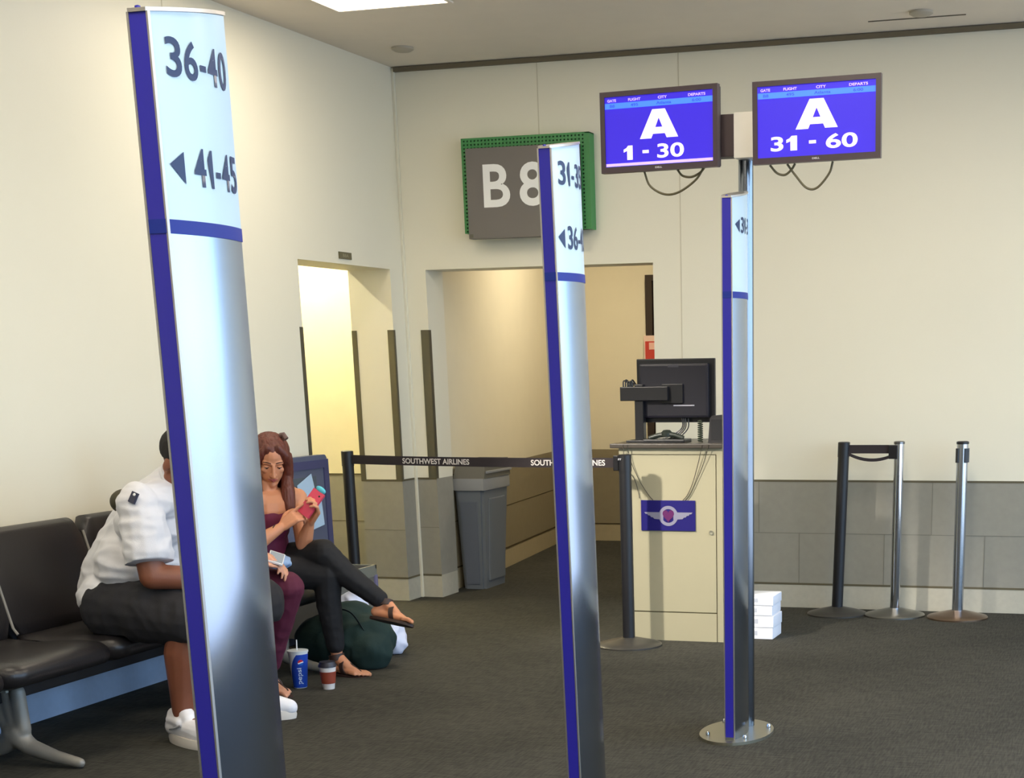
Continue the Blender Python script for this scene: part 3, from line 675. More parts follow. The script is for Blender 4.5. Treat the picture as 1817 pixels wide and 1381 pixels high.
# ------------------------------------------------------------------ stacked white paper packs beside the far post
M_pack = mat('white_paper_wrap', (236, 238, 246), 0.5, var=0.03)
zz = 0.0
for i, (h_, lb) in enumerate(((0.062, 'bottom'), (0.064, 'second lowest'), (0.054, 'second highest'), (0.052, 'topmost'))):
    dx = [0, 0.004, -0.003, 0.002][i]
    t_ = thing('paper_pack', 'white wrapped paper pack by the far post, %s of its stack' % lb, 'paper pack', (-2.055+dx, 8.43, zz), 0.0, 'stacked paper packs')
    obj('wrapper', box(-0.12, 0.115, -0.10, 0.11, 0.001, h_, bevel=0.006), M_pack, t_, 40)
    obj('printed_label', box(-0.05, 0.03, -0.1012, -0.1002, h_*0.35, h_*0.75), mat('pack_print', (190, 194, 206), 0.6), t_)
    zz += h_+0.001

# ------------------------------------------------------------------ litter bin
tr = thing('litter_bin', 'tall grey slim litter bin in the passage opening behind the belt', 'bin', (-4.375, 9.91, 0))
M_bin = mat('bin_grey', (112, 118, 126), 0.5, var=0.05)
def frustum(bm, x0, x1, y0, y1, X0, X1, Y0, Y1, z0, z1):
    a = [bm.verts.new(p) for p in ((x0, y0, z0), (x1, y0, z0), (x1, y1, z0), (x0, y1, z0))]
    c = [bm.verts.new(p) for p in ((X0, Y0, z1), (X1, Y0, z1), (X1, Y1, z1), (X0, Y1, z1))]
    for i in range(4): j = (i+1) % 4; bm.faces.new((a[i], a[j], c[j], c[i]))
    bm.faces.new(a); bm.faces.new(c); return bm
b_ = frustum(bmesh.new(), -0.075, 0.083, 0.0, 0.36, -0.095, 0.112, -0.035, 0.40, 0.0, 0.66)
bmesh.ops.bevel(b_, geom=[e_ for e_ in b_.edges if abs((e_.verts[0].co-e_.verts[1].co).z) > 0.3], offset=0.02, segments=4, affect='EDGES'); obj('body', b_, M_bin, tr, 40)
obj('rim', box(-0.098, 0.122, -0.05, 0.412, 0.655, 0.735, bevel=0.012), mat('bin_rim_grey', (150, 152, 154), 0.5), tr, 40)
b_ = frustum(bmesh.new(), -0.095, 0.125, -0.04, 0.418, -0.088, 0.118, 0.01, 0.40, 0.735, 0.85); obj('lid', b_, mat('bin_lid', (108, 106, 98), 0.55), tr)
obj('lid_rim', box(-0.097, 0.132, 0.0, 0.43, 0.765, 0.782, bevel=0.004), mat('bin_rim_grey', (150, 152, 154), 0.5), tr)
rb = bmesh.new(); frustum(rb, -0.052, 0.05, -0.008, 0.0, -0.062, 0.066, -0.038, -0.028, 0.03, 0.585); bmesh.ops.bevel(rb, geom=list(rb.edges), offset=0.004, segments=2, affect='EDGES'); obj('front_rib', rb, mat('bin_grey_blue', (104, 110, 122), 0.45), tr)
rb = bmesh.new(); bx(rb, 0.09, 0.118, 0.06, 0.33, 0.05, 0.60, bevel=0.008)
map_verts(rb, lambda c: (c.x-0.024*(1-c.z/0.66), c.y, c.z)); obj('side_rib', rb, M_bin, tr)

# ------------------------------------------------------------------ carry-on size box beside the doorway
sz = thing('size_checker', 'blue-grey carry-on size checker with an open metal tray, beside the left doorway', 'luggage sizer', (-4.47, 7.86, 0))
M_szb = mat('sizer_blue', (70, 72, 108), 0.4, var=0.05); M_szg = mat('sizer_grey', (116, 114, 108), 0.45, 0.2)
obj('back_panel', prism(rrect(-0.42, 0.30, 0.0, 0.99, 0.03), 'x', -0.03, 0.012), mat('sizer_panel', (88, 94, 116), 0.4, var=0.05), sz, label='tall blue-grey back panel')
fr = bmesh.new(); bx(fr, 0.012, 0.02, 0.25, 0.30, 0.0, 0.965); bx(fr, 0.012, 0.02, -0.42, -0.36, 0.0, 0.965); bx(fr, 0.012, 0.02, -0.36, 0.25, 0.92, 0.965)
obj('panel_border', fr, M_szb, sz)
obj('picture', box(0.012, 0.016, -0.32, 0.16, 0.64, 0.88), mat('sizer_picture', (84, 92, 100), 0.5, var=0.15, vscale=9), sz)
bo_ = bmesh.new(); th = 0.012
bx(bo_, 0.02, 0.27, 0.295-th, 0.295, 0.05, 0.375); bx(bo_, 0.27-th, 0.27, -0.30, 0.295-th, 0.05, 0.375); bx(bo_, 0.02, 0.27, -0.30, -0.30+th, 0.05, 0.375); bx(bo_, 0.02, 0.27-th, -0.288, 0.283, 0.05, 0.06)
obj('tray', bo_, M_szg, sz, label='open grey metal tray')
lp = bmesh.new(); bx(lp, 0.262, 0.276, -0.305, 0.300, 0.318, 0.380); bx(lp, 0.02, 0.276, 0.288, 0.300, 0.36, 0.380)
obj('tray_lip', lp, mat('sizer_lip', (138, 140, 132), 0.4, 0.3), sz)
for (a_, b2) in ((0.262, 0.27), (0.262, -0.295)):
    obj('corner_post', box(a_-0.006, a_+0.018, b2, b2+0.03, 0.0, 0.325), mat('sizer_post', (120, 116, 150), 0.4), sz)
for i, (y_, z_, a_, lb) in enumerate(((0.045, 0.775, 0.32, 'upper'), (0.10, 0.70, 0.12, 'lower'))):
    b_ = box(-0.001, 0.001, -0.085, 0.085, -0.10, 0.10); bmesh.ops.rotate(b_, verts=b_.verts, matrix=Matrix.Rotation(a_, 3, 'X'))
    o = tag(obj('paper_sheet', b_, mat('pale_blue_paper', (176, 202, 226), 0.6), None), 'pale blue paper sheet held on the size checker, %s one' % lb, 'paper', 'papers on the size checker')
    o.location = (-4.47+0.0225+0.004*i, 7.86+y_, z_)
# ------------------------------------------------------------------ organic shapes: a voxel skin over tapered limbs
def frame(d):
    d = Vector(d).normalized(); q = d.to_track_quat('Z', 'Y'); return q.to_matrix().to_4x4()
def cap(bm, a, b, ra, rb=None, seg=12):
    """tapered limb: convex hull of two spheres"""
    rb = ra if rb is None else rb; a, b = Vector(a), Vector(b); t = bmesh.new()
    for c, r in ((a, ra), (b, rb)): bmesh.ops.create_uvsphere(t, u_segments=seg, v_segments=seg-4, radius=r, matrix=Matrix.Translation(c))
    h_ = bmesh.ops.convex_hull(t, input=t.verts)
    bmesh.ops.delete(t, geom=[g_ for g_ in h_['geom_interior'] if isinstance(g_, bmesh.types.BMVert)], context='VERTS')
    merge(bm, t); return bm
def chain(bm, pts, radii, seg=12):
    for i in range(len(pts)-1): cap(bm, pts[i], pts[i+1], radii[i], radii[i+1], seg)
    return bm
def ell(bm, c, r, d=None, seg=20, rot=None):
    m = Matrix.Translation(Vector(c)) @ (rot.to_4x4() if rot is not None else (frame(d) if d else Matrix.Identity(4))) @ Matrix.Diagonal((r[0], r[1], r[2], 1))
    bmesh.ops.create_uvsphere(bm, u_segments=seg, v_segments=seg-6, radius=1, matrix=m); return bm
def skin(name, bm, material, parent, voxel=0.006, smooth=6, wrinkle=0.0, wscale=12.0, wst=(1, 1, 1), label=None, dec=None, post=None, factor=0.5):
    me = bpy.data.meshes.new(name); bm.to_mesh(me); bm.free()
    o = bpy.data.objects.new(name, me); COL.objects.link(o)
    md = o.modifiers.new('r', 'REMESH'); md.mode = 'VOXEL'; md.voxel_size = voxel; md.use_smooth_shade = True
    if smooth: ms = o.modifiers.new('s', 'SMOOTH'); ms.iterations = smooth; ms.factor = factor
    if dec: dm = o.modifiers.new('d', 'DECIMATE'); dm.ratio = dec
    dg = bpy.context.evaluated_depsgraph_get(); m2 = bpy.data.meshes.new_from_object(o.evaluated_get(dg))
    o.modifiers.clear(); o.data = m2; bpy.data.meshes.remove(me); m2.name = name
    if wrinkle:
        nn = [v.normal.copy() for v in m2.vertices]
        for v, n_ in zip(m2.vertices, nn):
            p = Vector((v.co.x*wst[0], v.co.y*wst[1], v.co.z*wst[2]))*wscale
            w_ = noise.noise(p); w_ = (1-abs(w_)*2.2) + 0.5*noise.noise(p*2.3)
            v.co = v.co+n_*(w_*wrinkle)
    if post: post(m2)
    m2.materials.clear(); m2.materials.append(material)
    m2.polygons.foreach_set('use_smooth', [True]*len(m2.polygons))
    o.parent = parent
    if label: o['label'] = label
    return o
def bend_pts(p0, d, up_, lens, angs):
    """a finger: successive bones, each bent by ang toward -up_"""
    p = Vector(p0); d = Vector(d).normalized(); up_ = Vector(up_).normalized(); ax = d.cross(up_).normalized(); out = [p.copy()]
    for l, a_ in zip(lens, angs):
        d = Matrix.Rotation(-math.radians(a_), 3, ax) @ d; p = p+d*l; out.append(p.copy())
    return out
def hand(bm, wrist, d, up_, side, curl=(25, 35, 25), spread=4, s=1.0, thumb=(30, 20), point=False):
    """palm from the wrist along d, back of the hand toward up_, thumb on side*(d x up)"""
    d = Vector(d).normalized(); up_ = (Vector(up_)-d*Vector(up_).dot(d)).normalized(); lat = d.cross(up_)*side; W0 = Vector(wrist)
    for k_, o_ in enumerate((-0.030, -0.010, 0.010, 0.029)):
        kn = W0+d*0.088*s+lat*o_*s*-1
        cap(bm, W0+d*0.012*s+lat*(-o_*0.55)*s, kn, 0.0145*s, 0.0115*s, 10)
        L = [0.034, 0.044, 0.047, 0.041][k_]*s
        # k_=0 is the little finger side, 3 the index side
        kn = W0+d*0.088*s+lat*(o_)*s
        cap(bm, W0+d*0.012*s+lat*(o_*0.55)*s, kn, 0.0145*s, 0.0115*s, 10)
        dd = Matrix.Rotation(math.radians(-(o_/0.03)*spread*side), 3, up_) @ d
        cu = curl if not (point and k_ == 3) else (8, 10, 8)
        pts = bend_pts(kn, dd, up_, (L, L*0.62, L*0.5), cu)
        chain(bm, pts, (0.0098*s, 0.0088*s, 0.0080*s, 0.0070*s), 10)
    tb = W0+d*0.025*s+lat*0.022*s; td = (d*0.75+lat*0.75-up_*0.25).normalized()
    pts = bend_pts(tb, td, lat, (0.040*s, 0.032*s, 0.024*s), (0, thumb[0], thumb[1]))
    chain(bm, pts, (0.0145*s, 0.0115*s, 0.0100*s, 0.0085*s), 10)
    return bm
def foot(bm, ankle, d, s=1.0, toes=True, pitch=0.0, down=None):
    """bare foot: heel behind the ankle, five toes in front; d is the toe direction, down is toward the sole"""
    d = Vector(d).normalized(); dn = Vector(down) if down else Vector((0, 0, -1)); dn = (dn-d*dn.dot(d)).normalized(); lat = d.cross(dn)
    A = Vector(ankle)
    cap(bm, A, A-d*0.040*s+dn*0.050*s, 0.034*s, 0.027*s)
    cap(bm, A+d*0.01*s, A+d*0.075*s+dn*0.040*s, 0.034*s, 0.026*s)
    for o_ in (-0.024, 0.0, 0.022): cap(bm, A-d*0.03*s+dn*0.052*s, A+d*0.135*s+dn*0.062*s+lat*o_*s, 0.024*s, 0.0135*s)
    cap(bm, A+d*0.05*s+dn*0.035*s, A+d*0.135*s+dn*0.060*s, 0.028*s, 0.016*s)
    return A, d, dn, lat
def toes_(bm, A, d, dn, lat, s, big):
    for k_ in range(5):
        o_ = (0.034-0.0165*k_)*big; L = [0.056, 0.054, 0.048, 0.040, 0.032][k_]*s; r = [0.0125, 0.0092, 0.0088, 0.0082, 0.0078][k_]*s
        st = A+d*(0.135-0.006*k_)*s+dn*0.064*s+lat*o_*s
        chain(bm, bend_pts(st, d, -dn, (L*0.5, L*0.5), (-4, 22)), (r*1.05, r, r*0.95), 10)
# ------------------------------------------------------------------ bench seats along the left wall
M_vinyl = mat('dark_vinyl', (34, 31, 32), 0.36, var=0.12, vscale=5, bump=0.12, bscale=140)
M_leg = mat('bench_leg_metal', (140, 136, 128), 0.5, 0.3)
SEAT_Y = [4.42, 5.04, 5.66, 6.28, 6.90]
bl = thing('seat_bench', 'row of dark vinyl waiting seats on metal legs along the left wall', 'bench seat', (-4.2, 5.66, 0))
def cushion(bm_prof, y0, y1, n_=14, round_=0.035):
    """profile in (x,z) swept along y with the ends drawn in, so the upholstery looks padded"""
    bm = bmesh.new(); rings = []
    cx_ = sum(p[0] for p in bm_prof)/len(bm_prof); cz_ = sum(p[1] for p in bm_prof)/len(bm_prof)
    for i in range(n_+1):
        u = i/n_; y = y0+(y1-y0)*u; e_ = min(u, 1-u)*(y1-y0)
        k_ = 1.0 if e_ >= round_ else math.sqrt(max(0, 1-((round_-e_)/round_)**2))
        rings.append([bm.verts.new((cx_+(x-cx_)*(0.80+0.20*k_) if True else x, y, cz_+(z-cz_)*(0.72+0.28*k_))) for x, z in bm_prof])
    for a, c in zip(rings, rings[1:]):
        for i in range(len(a)):
            j = (i+1) % len(a); bm.faces.new((a[i], a[j], c[j], c[i]))
    bm.faces.new(rings[0]); bm.faces.new(rings[-1]); return bm
ys = lambda y0, y1: None
for i, yc in enumerate(SEAT_Y):
    y0, y1 = yc-0.302-5.66, yc+0.302-5.66
    sp_ = [(p.x, p.z) for p in bez([(-0.20, 0, 0.375), (-0.21, 0, 0.425), (-0.05, 0, 0.420), (0.12, 0, 0.432), (0.24, 0, 0.432), (0.292, 0, 0.405), (0.285, 0, 0.36), (0.22, 0, 0.335), (0.0, 0, 0.335), (-0.17, 0, 0.345), (-0.20, 0, 0.375)], 4)[:-1]]
    obj('seat', cushion(sp_, y0, y1), M_vinyl, bl, 60)
    bp_ = [(p.x, p.z) for p in bez([(-0.175, 0, 0.43), (-0.215, 0, 0.60), (-0.262, 0, 0.80), (-0.285, 0, 0.842), (-0.325, 0, 0.845), (-0.335, 0, 0.81), (-0.290, 0, 0.62), (-0.255, 0, 0.42), (-0.21, 0, 0.40), (-0.175, 0, 0.43)], 4)[:-1]]
    obj('backrest', cushion(bp_, y0, y1), M_vinyl, bl, 60)
for yb_ in (4.73, 5.35, 5.97, 6.59):
    sd = tube([(-0.268, yb_-5.66, 0.79), (-0.225, yb_-5.66, 0.62), (-0.185, yb_-5.66, 0.46), (-0.165, yb_-5.66, 0.435)], 0.006, 8)
    obj('seat_divider', sd, M_leg, bl, True)
obj('beam', box(-0.03, 0.05, -1.5, 1.5, 0.245, 0.325, bevel=0.006), M_black, bl)
for yl in (4.98, 6.92):
    y_ = yl-5.66
    lg = bmesh.new()
    for x_ in (0.0, 0.05, 0.10): cap(lg, (x_, y_, 0.285), (0.075+(x_-0.05)*0.6, y_, 0.14), 0.030, 0.032)
    chain(lg, [(0.06, y_, 0.125), (0.13, y_, 0.072), (0.24, y_, 0.040), (0.345, y_, 0.022)], (0.046, 0.034, 0.026, 0.020))
    chain(lg, [(0.08, y_, 0.125), (0.0, y_, 0.068), (-0.10, y_, 0.038), (-0.22, y_, 0.022)], (0.046, 0.034, 0.026, 0.020))
    def flat0(me):
        for v in me.vertices: v.co.z = max(v.co.z, 0.001)
    skin('leg', lg, M_leg, bl, 0.007, 5, post=flat0, label='grey metal leg with a spread foot')
    obj('bracket', box(-0.10, 0.20, y_-0.018, y_+0.018, 0.326, 0.345), M_black, bl)
obj('end_cap', box(-0.10, 0.09, 4.93-5.66, 4.945-5.66, 0.290, 0.325), mat('pale_bracket', (150, 150, 140), 0.5), bl)

def make_mat_skin(name, rgb): 
    m = mat(name, rgb, 0.5, var=0.10, vscale=14, bump=0.08, bscale=220)
    b_ = m.node_tree.nodes['Principled BSDF']; b_.inputs['Subsurface Weight'].default_value = 0.08; b_.inputs['Subsurface Radius'].default_value = (0.02, 0.008, 0.004)
    return m
M_skinA = make_mat_skin('skin_brown', (128, 76, 54)); M_skinB = make_mat_skin('skin_tan', (204, 140, 104)); M_skinC = make_mat_skin('skin_light', (206, 150, 122))
M_shirt = mat('white_cotton', (214, 214, 220), 0.8, var=0.03, bump=0.15, bscale=300)
M_shorts = mat('black_cotton', (30, 29, 34), 0.85, var=0.1, bump=0.15, bscale=260)
M_legg = mat('black_leggings', (20, 20, 24), 0.8, var=0.08, bump=0.1, bscale=300)
M_maroon = mat('maroon_trousers', (84, 18, 48), 0.8, var=0.1, bump=0.1, bscale=300)
M_shoe = mat('white_leather', (232, 232, 238), 0.45, var=0.03)
M_sole = mat('white_rubber', (214, 208, 200), 0.6, var=0.05)
M_shoeg = mat('grey_mesh', (150, 152, 158), 0.7)
M_sand = mat('sandal_brown', (52, 32, 26), 0.55)
M_eye = mat('eye_white', (226, 220, 214), 0.3); M_iris = mat('eye_dark', (40, 28, 22), 0.3); M_lips = mat('lips', (164, 84, 80), 0.45); M_brow = mat('eyebrow', (84, 52, 38), 0.8)

def head_frame(face, tilt=(0, 0, 1)):
    f = Vector(face).normalized(); u = Vector(tilt); u = (u-f*u.dot(f)).normalized(); r = f.cross(u)
    return f, u, r
def head_prims(bm, C, f, u, r, s=1.0):
    """C = centre of the skull between the ears; f face direction, u up, r the wearer's right"""
    P = lambda a, b, c: C+f*a*s+u*b*s+r*c*s
    R3 = Matrix((r, f, u)).transposed()
    ell(bm, P(-0.012, 0.030, 0), (0.074*s, 0.094*s, 0.082*s), rot=R3)
    ell(bm, P(0.030, -0.035, 0), (0.058*s, 0.058*s, 0.078*s), rot=R3)
    cap(bm, P(0.066, -0.100, 0), P(0.020, -0.080, 0), 0.019*s, 0.038*s)       # chin and jaw floor
    for sg in (1, -1):
        cap(bm, P(0.056, -0.095, 0.012*sg), P(-0.005, -0.060, 0.050*sg), 0.018*s, 0.020*s)    # jaw
        ell(bm, P(0.058, -0.020, 0.036*sg), (0.022*s, 0.020*s, 0.018*s), rot=R3)              # cheekbone
        cap(bm, P(0.077, 0.021, 0.014*sg), P(0.066, 0.021, 0.044*sg), 0.0095*s, 0.009*s)      # brow ridge
        ell(bm, P(-0.010, -0.010, 0.074*sg), (0.010*s, 0.018*s, 0.030*s), rot=R3)             # ear
        ell(bm, P(0.093, -0.040, 0.010*sg), (0.009*s, 0.010*s, 0.008*s), rot=R3)              # nostril wing
    chain(bm, [P(0.086, 0.012, 0), P(0.100, -0.018, 0), P(0.109, -0.036, 0)], (0.008*s, 0.009*s, 0.0115*s), 10)
    ell(bm, P(0.080, -0.063, 0), (0.026*s, 0.014*s, 0.016*s), rot=R3)                           # mouth mound
    return P, R3
def face_parts(parent, P, R3, s, skinm=None, lipm=None):
    for sg in (1, -1):
        b_ = bmesh.new(); ell(b_, P(0.0705, -0.0025, 0.032*sg), (0.0110*s, 0.0105*s, 0.0048*s), rot=R3, seg=16); e_ = obj('eye', b_, M_eye, parent, True)
        b_ = bmesh.new(); ell(b_, P(0.0800, -0.0035, 0.031*sg), (0.0046*s, 0.0022*s, 0.0036*s), rot=R3, seg=14); obj('iris', b_, M_iris, e_, True)
        b_ = bmesh.new(); ell(b_, P(0.0712, 0.0035, 0.032*sg), (0.0135*s, 0.0115*s, 0.0058*s), rot=R3, seg=16); obj('eyelid', b_, skinm or M_skinB, parent, True)
        b_ = bmesh.new(); chain(b_, [P(0.0765, -0.0005, 0.020*sg), P(0.0832, -0.001, 0.031*sg), P(0.0755, 0.0, 0.043*sg)], (0.0012*s, 0.0017*s, 0.0012*s), 8); obj('eyelash', b_, M_iris, parent, True)
        b_ = bmesh.new(); chain(b_, [P(0.0855, 0.026, 0.014*sg), P(0.0815, 0.031, 0.032*sg), P(0.070, 0.027, 0.050*sg)], (0.0022*s, 0.0024*s, 0.0014*s), 8); obj('eyebrow', b_, M_brow, parent, True)
    b_ = bmesh.new()
    chain(b_, [P(0.084, -0.062, -0.022), P(0.0985, -0.0585, -0.006), P(0.0985, -0.0585, 0.006), P(0.084, -0.062, 0.022)], (0.0025*s, 0.0045*s, 0.0045*s, 0.0025*s), 8)
    chain(b_, [P(0.084, -0.063, -0.020), P(0.098, -0.0675, 0.0), P(0.084, -0.063, 0.020)], (0.0025*s, 0.0055*s, 0.0025*s), 8)
    skin('lips', b_, lipm or M_lips, parent, 0.0015, 3)
V = Vector

# ------------------------------------------------------------------ man in a white shirt, leaning forward
man = thing('person', 'heavy-set man in a white short-sleeved shirt and black shorts, bent forward on the seats', 'person', (0, 0, 0))
yc = 5.66
HIP = [V((-3.99, yc-0.15, 0.53)), V((-3.99, yc+0.15, 0.53))]
KNE = [V((-3.60, 5.43, 0.515)), V((-3.60, 5.93, 0.515))]
ANK = [V((-3.70, 5.445, 0.115)), V((-3.70, 5.90, 0.115))]
SHO = [V((-3.79, yc-0.225, 0.955)), V((-3.79, yc+0.225, 0.955))]
ELB = [V((-3.735, 5.38, 0.680)), V((-3.735, 5.93, 0.680))]
WRI = [V((-3.54, 5.54, 0.655)), V((-3.60, 5.70, 0.660))]
FD = [V((0.87, -0.42, 0)).normalized(), V((0.93, 0.30, 0)).normalized()]
b = bmesh.new()
ell(b, (-4.03, yc, 0.55), (0.14, 0.20, 0.11)); chain(b, [(-4.02, yc, 0.60), (-3.95, yc, 0.76), (-3.88, yc, 0.86)], (0.140, 0.135, 0.115))
cap(b, (-3.86, yc-0.12, 0.90), (-3.86, yc+0.12, 0.90), 0.095, 0.095)
cap(b, (-3.83, yc, 0.96), (-3.75, yc, 1.03), 0.066, 0.060)
for i in (0, 1):
    chain(b, [HIP[i], KNE[i]+V((-0.02, 0, -0.02))], (0.095, 0.062)); chain(b, [KNE[i]+V((-0.025, 0, -0.03)), KNE[i].lerp(ANK[i], 0.35)+V((-0.030, 0, 0)), ANK[i]+V((0, 0, 0.02))], (0.066, 0.076, 0.043))
    chain(b, [SHO[i], ELB[i]], (0.066, 0.050)); chain(b, [ELB[i], ELB[i].lerp(WRI[i], 0.4), WRI[i]], (0.050, 0.048, 0.030))
    cap(b, ANK[i], ANK[i]+FD[i]*0.12+V((0, 0, -0.05)), 0.035, 0.03)
    hand(b, WRI[i], V((0.75, 0.25*(1 if i == 0 else -1), -0.35)), V((0.1, 0, 1)), (1 if i == 0 else -1), curl=(30, 40, 30), s=1.05)
mf, mu, mr = head_frame((0.80, -0.20, -0.52))
Ph, R3 = head_prims(b, V((-3.705, yc-0.03, 1.100)), mf, mu, mr, 1.06)
cap(b, Ph(-0.02, -0.05, 0), V((-3.78, yc, 1.00)), 0.060, 0.066)
body = skin('body', b, M_skinA, man, 0.0065, 5)
face_parts(man, Ph, R3, 1.06, M_skinA, lipm=mat('lips_dark', (110, 58, 50), 0.5))
hb = bmesh.new(); ell(hb, Ph(-0.022, 0.040, 0), (0.0825*1.06, 0.098*1.06, 0.083*1.06), rot=R3)
def cuthair(me):
    for v in me.vertices:
        q = v.co-Ph(0, 0, 0); a_ = q.dot(mf); c_ = q.dot(mu)
        if c_ < 0.0-0.7*max(0, a_): v.co = v.co-(v.co-Ph(-0.022, 0.03, 0))*0.10
skin('hair', hb, mat('short_black_hair', (26, 22, 22), 0.85, bump=0.4, bscale=400), man, 0.006, 1, wrinkle=0.001, wscale=120, post=cuthair)
# shirt: torso, shoulders, hem and two short sleeves
b = bmesh.new()
chain(b, [(-4.075, yc, 0.56), (-4.045, yc, 0.63), (-3.965, yc, 0.75), (-3.895, yc, 0.86), (-3.845, yc, 0.935), (-3.80, yc, 1.00)], (0.180, 0.182, 0.172, 0.150, 0.120, 0.088))
ell(b, (-4.04, yc, 0.57), (0.180, 0.255, 0.13)); ell(b, (-3.955, yc, 0.70), (0.165, 0.250, 0.16)); ell(b, (-3.86, yc, 0.87), (0.13, 0.25, 0.12))
cap(b, SHO[0]+V((0, 0.06, 0.0)), SHO[1]+V((0, -0.06, 0.0)), 0.083, 0.083)
for i in (0, 1):
    e = SHO[i].lerp(ELB[i], 0.72); chain(b, [SHO[i]+V((-0.01, 0, 0)), SHO[i].lerp(ELB[i], 0.35), e], (0.082, 0.090, 0.095))
def hem(me):
    for v in me.vertices:
        hz_ = min(0.600, 0.485+0.50*max(0.0, v.co.x+4.20))
        if v.co.z < hz_: v.co.z = hz_+(v.co.z-hz_)*0.08
        for i in (0, 1):
            ax = (ELB[i]-SHO[i]); L = ax.length; ax = ax.normalized(); q = v.co-SHO[i]; t_ = q.dot(ax); lim = L*0.80
            if t_ > lim and (q-ax*t_).length < 0.115 and v.co.x > -3.90: v.co = v.co-ax*(t_-lim)*0.9
skin('shirt', b, M_shirt, man, 0.0065, 6, wrinkle=0.006, wscale=9, wst=(0.7, 1.0, 2.0), post=hem, label='white short-sleeved shirt')
cl = bmesh.new()
for k_ in range(24):
    a0 = 2*PI*k_/24
    ctr = V((-3.745, yc, 1.055)); ax = V((0.7, 0, 0.55)).normalized(); s1_ = ax.orthogonal().normalized(); s2_ = ax.cross(s1_)
pts = [V((-3.765, yc, 1.035))+(V((-0.55, 0, 0.70)).normalized()*math.cos(a)*0.072+V((0, 1, 0))*math.sin(a)*0.080) for a in [2*PI*i/24 for i in range(25)]]
obj('collar', tube(pts, 0.014, 8, flat=0.5), M_shirt, man, True)
bd = box(-0.014, 0.014, -0.006, 0.006, -0.022, 0.022, bevel=0.002); bp = obj('shirt_badge', bd, mat('badge_navy', (40, 44, 66), 0.5), man); bp.location = V((-3.765, 5.358, 0.985)); bp.rotation_euler = (-0.35, 0.35, -0.1)
b = bmesh.new(); ell(b, (0.003, -0.008, 0.012), (0.006, 0.003, 0.006), seg=12); bb_ = obj('badge_dot', b, M_white, bp, True)
bk = bmesh.new(); ell(bk, (-3.925, 5.53, 0.955), (0.055, 0.07, 0.050)); skin('back_patch', bk, mat('dark_olive_cloth', (62, 58, 42), 0.8), man, 0.006, 2, label='dark patch on the back of the shirt')
# shorts
b = bmesh.new(); ell(b, (-4.03, yc, 0.535), (0.185, 0.245, 0.120))
for i in (0, 1):
    e = HIP[i].lerp(KNE[i], 0.93)+V((0, 0, 0.0)); chain(b, [HIP[i]+V((-0.03, 0, 0)), HIP[i].lerp(KNE[i], 0.5)+V((0, 0, 0.002)), KNE[i]+V((0.0, 0, -0.012))], (0.128, 0.126, 0.104))
def sh_(me):
    for v in me.vertices:
        if v.co.z < 0.436: v.co.z = 0.436+(v.co.z-0.436)*0.12 if v.co.x < -3.90 else v.co.z
        for i in (0, 1):
            if v.co.x > -3.68 and v.co.z < 0.425: v.co.z = 0.425+(v.co.z-0.425)*0.1
skin('shorts', b, M_shorts, man, 0.007, 6, wrinkle=0.005, wscale=9, wst=(1.6, 1, 1), post=sh_, label='black shorts')
def shoe(parent, ank, d, s=1.0):
    d = V(d).normalized(); lat = V((-d.y, d.x, 0)); A = V((ank.x, ank.y, 0))
    Q = lambda a, c, z: A+d*a*s+lat*c*s+V((0, 0, z*s))
    b_ = bmesh.new()
    chain(b_, [Q(-0.055, 0, 0.060), Q(0.03, 0, 0.066), Q(0.12, 0, 0.058), Q(0.185, 0, 0.046)], (0.042*s, 0.046*s, 0.044*s, 0.034*s))
    chain(b_, [Q(-0.055, 0, 0.085), Q(-0.058, 0, 0.105)], (0.034*s, 0.028*s)); chain(b_, [Q(0.05, 0, 0.10), Q(0.012, 0, 0.135)], (0.034*s, 0.026*s))
    for sg in (-1, 1): chain(b_, [Q(-0.05, 0.022*sg, 0.09), Q(0.03, 0.028*sg, 0.088)], (0.020*s, 0.022*s))
    def fl(me):
        for v in me.vertices:
            if v.co.z < 0.028*s: v.co.z = 0.028*s
    u_ = skin('shoe', b_, M_shoe, parent, 0.005, 4, post=fl, label='white trainer')
    out = []
    for i in range(36):
        t0 = 2*PI*i/36; cx_ = math.cos(t0); a_ = 0.058+0.152*cx_; w_ = 0.050*math.sin(t0)*(1.0+0.12*cx_); out.append((a_, w_))
    b_ = bmesh.new(); lo = [b_.verts.new(Q(a_, w_, 0.001)) for a_, w_ in out]; mi_ = [b_.verts.new(Q(a_*1.02, w_*1.05, 0.018)) for a_, w_ in out]; hi = [b_.verts.new(Q(a_, w_*0.97, 0.038)) for a_, w_ in out]
    for R_, T_ in ((lo, mi_), (mi_, hi)):
        for i in range(36): j = (i+1) % 36; b_.faces.new((R_[i], R_[j], T_[j], T_[i]))
    b_.faces.new(lo); b_.faces.new(hi); obj('sole', b_, M_sole, u_, 50)
    for k_ in range(4):
        a_ = 0.045+0.024*k_; z_ = 0.140-0.0105*k_
        obj('lace', tube([Q(a_, -0.022, z_-0.028), Q(a_+0.003, 0, z_-0.014), Q(a_, 0.022, z_-0.028)], 0.0035*s, 6), M_shoe, u_, True)
    obj('side_stripe', tube([Q(-0.02, -0.047, 0.060), Q(0.03, -0.050, 0.072), Q(0.06, -0.046, 0.085)], 0.004*s, 6), M_shoeg, u_, True)
    return u_
shoe(man, ANK[0]+V((-0.005, 0, 0)), FD[0], 1.05); shoe(man, ANK[1]+V((-0.005, 0, 0)), FD[1], 1.05)

